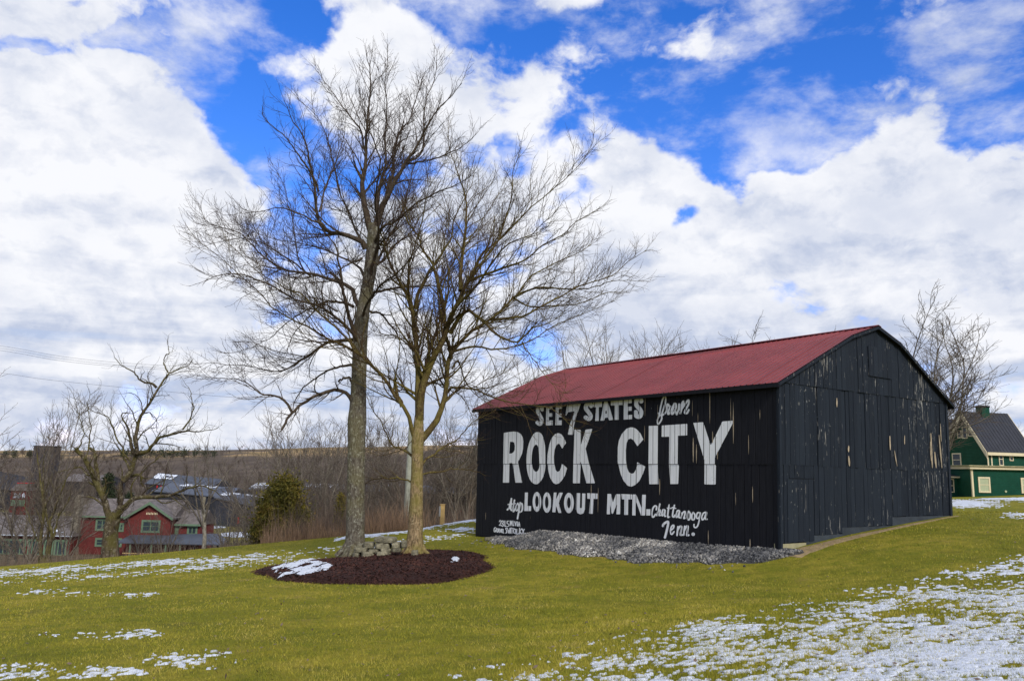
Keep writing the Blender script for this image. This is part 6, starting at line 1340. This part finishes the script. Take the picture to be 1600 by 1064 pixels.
# ------------------------------------------------------------------ reeds and brush along the lawn edge
def stems(n, pxr, dr, hr, wd, bend, seed, name, mt, label, cat, dens=None, seg=2):
    g_ = np.random.default_rng(seed); px = g_.uniform(pxr[0], pxr[1], n)
    if dens is not None: k = g_.random(n) < np.interp(px, dens[0], dens[1]); px = px[k]; n = len(px)
    Yb = np.array([float(edge_y((p-800)/F*40)) for p in px]); Y = Yb+g_.uniform(dr[0], dr[1], n); x = (px-800)/F*Y; z = ground_z(x, Y)
    h = (hr[0]+(hr[1]-hr[0])*g_.random(n)**2)*(.1+1.8*fbm(x*1.1, Y*.9, seed, 3)**1.3); a = g_.uniform(0, 6.28, n); ln = g_.uniform(0, bend, n)*h; th = g_.uniform(0, 3.14, n)
    ex, ey = np.cos(th)*wd, np.sin(th)*wd; B = np.stack([x, Y, z-.05], 1); E_ = np.stack([ex, ey, np.zeros(n)], 1)
    Mi = B+np.stack([np.cos(a)*ln*.3, np.sin(a)*ln*.3, h*.55], 1); Tp = B+np.stack([np.cos(a)*ln, np.sin(a)*ln, h], 1)
    V = np.stack([B-E_, B+E_, Mi+E_*.7, Mi-E_*.7, Tp], 1).reshape(-1, 3); i5 = np.arange(n)*5
    o = link_mesh(name, np_mesh(name, V, [np.stack([i5, i5+1, i5+2, i5+3], 1), np.stack([i5+3, i5+2, i5+4], 1)]), M[mt]); tag(o, label, cat, kind='stuff'); return o
stems(9500, (425, 725), (.0, 5.5), (.3, 1.5), .008, .6, 1, 'dry_reeds', 'reed', 'tall tan dry grass along the far edge of the lawn', 'reeds', ([425, 470, 560, 640, 668, 690, 725], [.5, 1, 1, .9, .5, .15, .05]))
stems(9000, (440, 760), (1.0, 16), (1.0, 3.4), .009, .5, 2, 'brush', 'brush', 'tangled bare grey brown brush behind the dry grass', 'brush', ([440, 500, 650, 680, 760], [.4, 1, 1, .35, .25]))
stems(3200, (-60, 430), (.3, 9), (.25, 1.0), .007, .7, 3, 'brush', 'brush', 'low bare brush along the lawn edge before the red house', 'brush', ([-60, 150, 260, 430], [1, 1, .6, .45]))

# snow lying on the valley meadow beyond the porch
ang = np.linspace(math.atan((285-800)/F), math.atan((440-800)/F), 220); yy = np.geomspace(128, 215, 160); YG, AG = np.meshgrid(yy, ang, indexing='ij'); XG = np.tan(AG)*YG; ZG2 = ground_z(XG, YG)
q = proj(np.stack([XG.ravel(), YG.ravel(), ZG2.ravel()], 1)); qx, qy = q[:, 0].reshape(XG.shape), q[:, 1].reshape(XG.shape)
f = np.maximum.reduce([1.1*np.exp(-((qx-385)/48)**2-((qy-836)/5)**2), .8*np.exp(-((qx-330)/40)**2-((qy-824)/2.5)**2), .8*np.exp(-((qx-420)/30)**2-((qy-829)/3)**2)])+.9*(fbm(XG*.22, YG*.12, 4, 4)-.5)-.45
kp = f > 0; i_, j_ = np.meshgrid(np.arange(159), np.arange(219), indexing='ij'); kk = kp[:-1, :-1] & kp[1:, 1:]; i_, j_ = i_[kk], j_[kk]
if len(i_): o = link_mesh('meadow_snow', np_mesh('meadow_snow', np.stack([XG, YG, ZG2+.05+np.clip(f, -.1, .3)*.3], -1).reshape(-1, 3), np.stack([i_*220+j_, i_*220+j_+1, (i_+1)*220+j_+1, (i_+1)*220+j_], 1)), M['snow'], None, True); tag(o, 'sheet of snow on the meadow beyond the porch of the red house', 'snow', kind='stuff')
# fallen leaves and bits of straw on the lawn
g_ = np.random.default_rng(31); n = 900; r = np.exp(g_.uniform(math.log(6.5), math.log(30), n)); a = g_.uniform(-.62, .62, n); X, Y = r*np.sin(a), r*np.cos(a); k = (bed_r(X, Y) > 1.1) & (pile_h(X, Y) <= 0); u, v = barn_uv(X, Y); k &= ~((u > -.3) & (v > -.3)); X, Y = X[k], Y[k]; n = len(X)
Z = ground_z(X, Y)+g_.uniform(.025, .045, n); sz_ = g_.uniform(.018, .040, n)[:, None]; d = unit(g_.normal(size=(n, 3))*np.array([1, 1, .25])); e = unit(np.cross(d, g_.normal(size=(n, 3))*.3+np.array([0, 0, 1]))); C0 = np.stack([X, Y, Z], 1)
V = np.stack([C0-d*sz_, C0+e*sz_*.55, C0+d*sz_, C0-e*sz_*.55], 1).reshape(-1, 3)
o = link_mesh('fallen_leaves', np_mesh('fallen_leaves', V, np.arange(len(V)).reshape(-1, 4)), M['brush']); tag(o, 'small dry brown leaves scattered over the lawn', 'leaves', kind='stuff')
import sys
_t = sum(len(o.data.polygons) for o in bpy.data.objects if o.type == 'MESH'); _u = sum(len(m_.polygons) for m_ in bpy.data.meshes)
for o in sorted([o for o in bpy.data.objects if o.type == 'MESH'], key=lambda o: -len(o.data.polygons))[:12]: print('BIG', o.name, len(o.data.polygons), file=sys.stderr)
print('POLYS', _t, _u, file=sys.stderr)
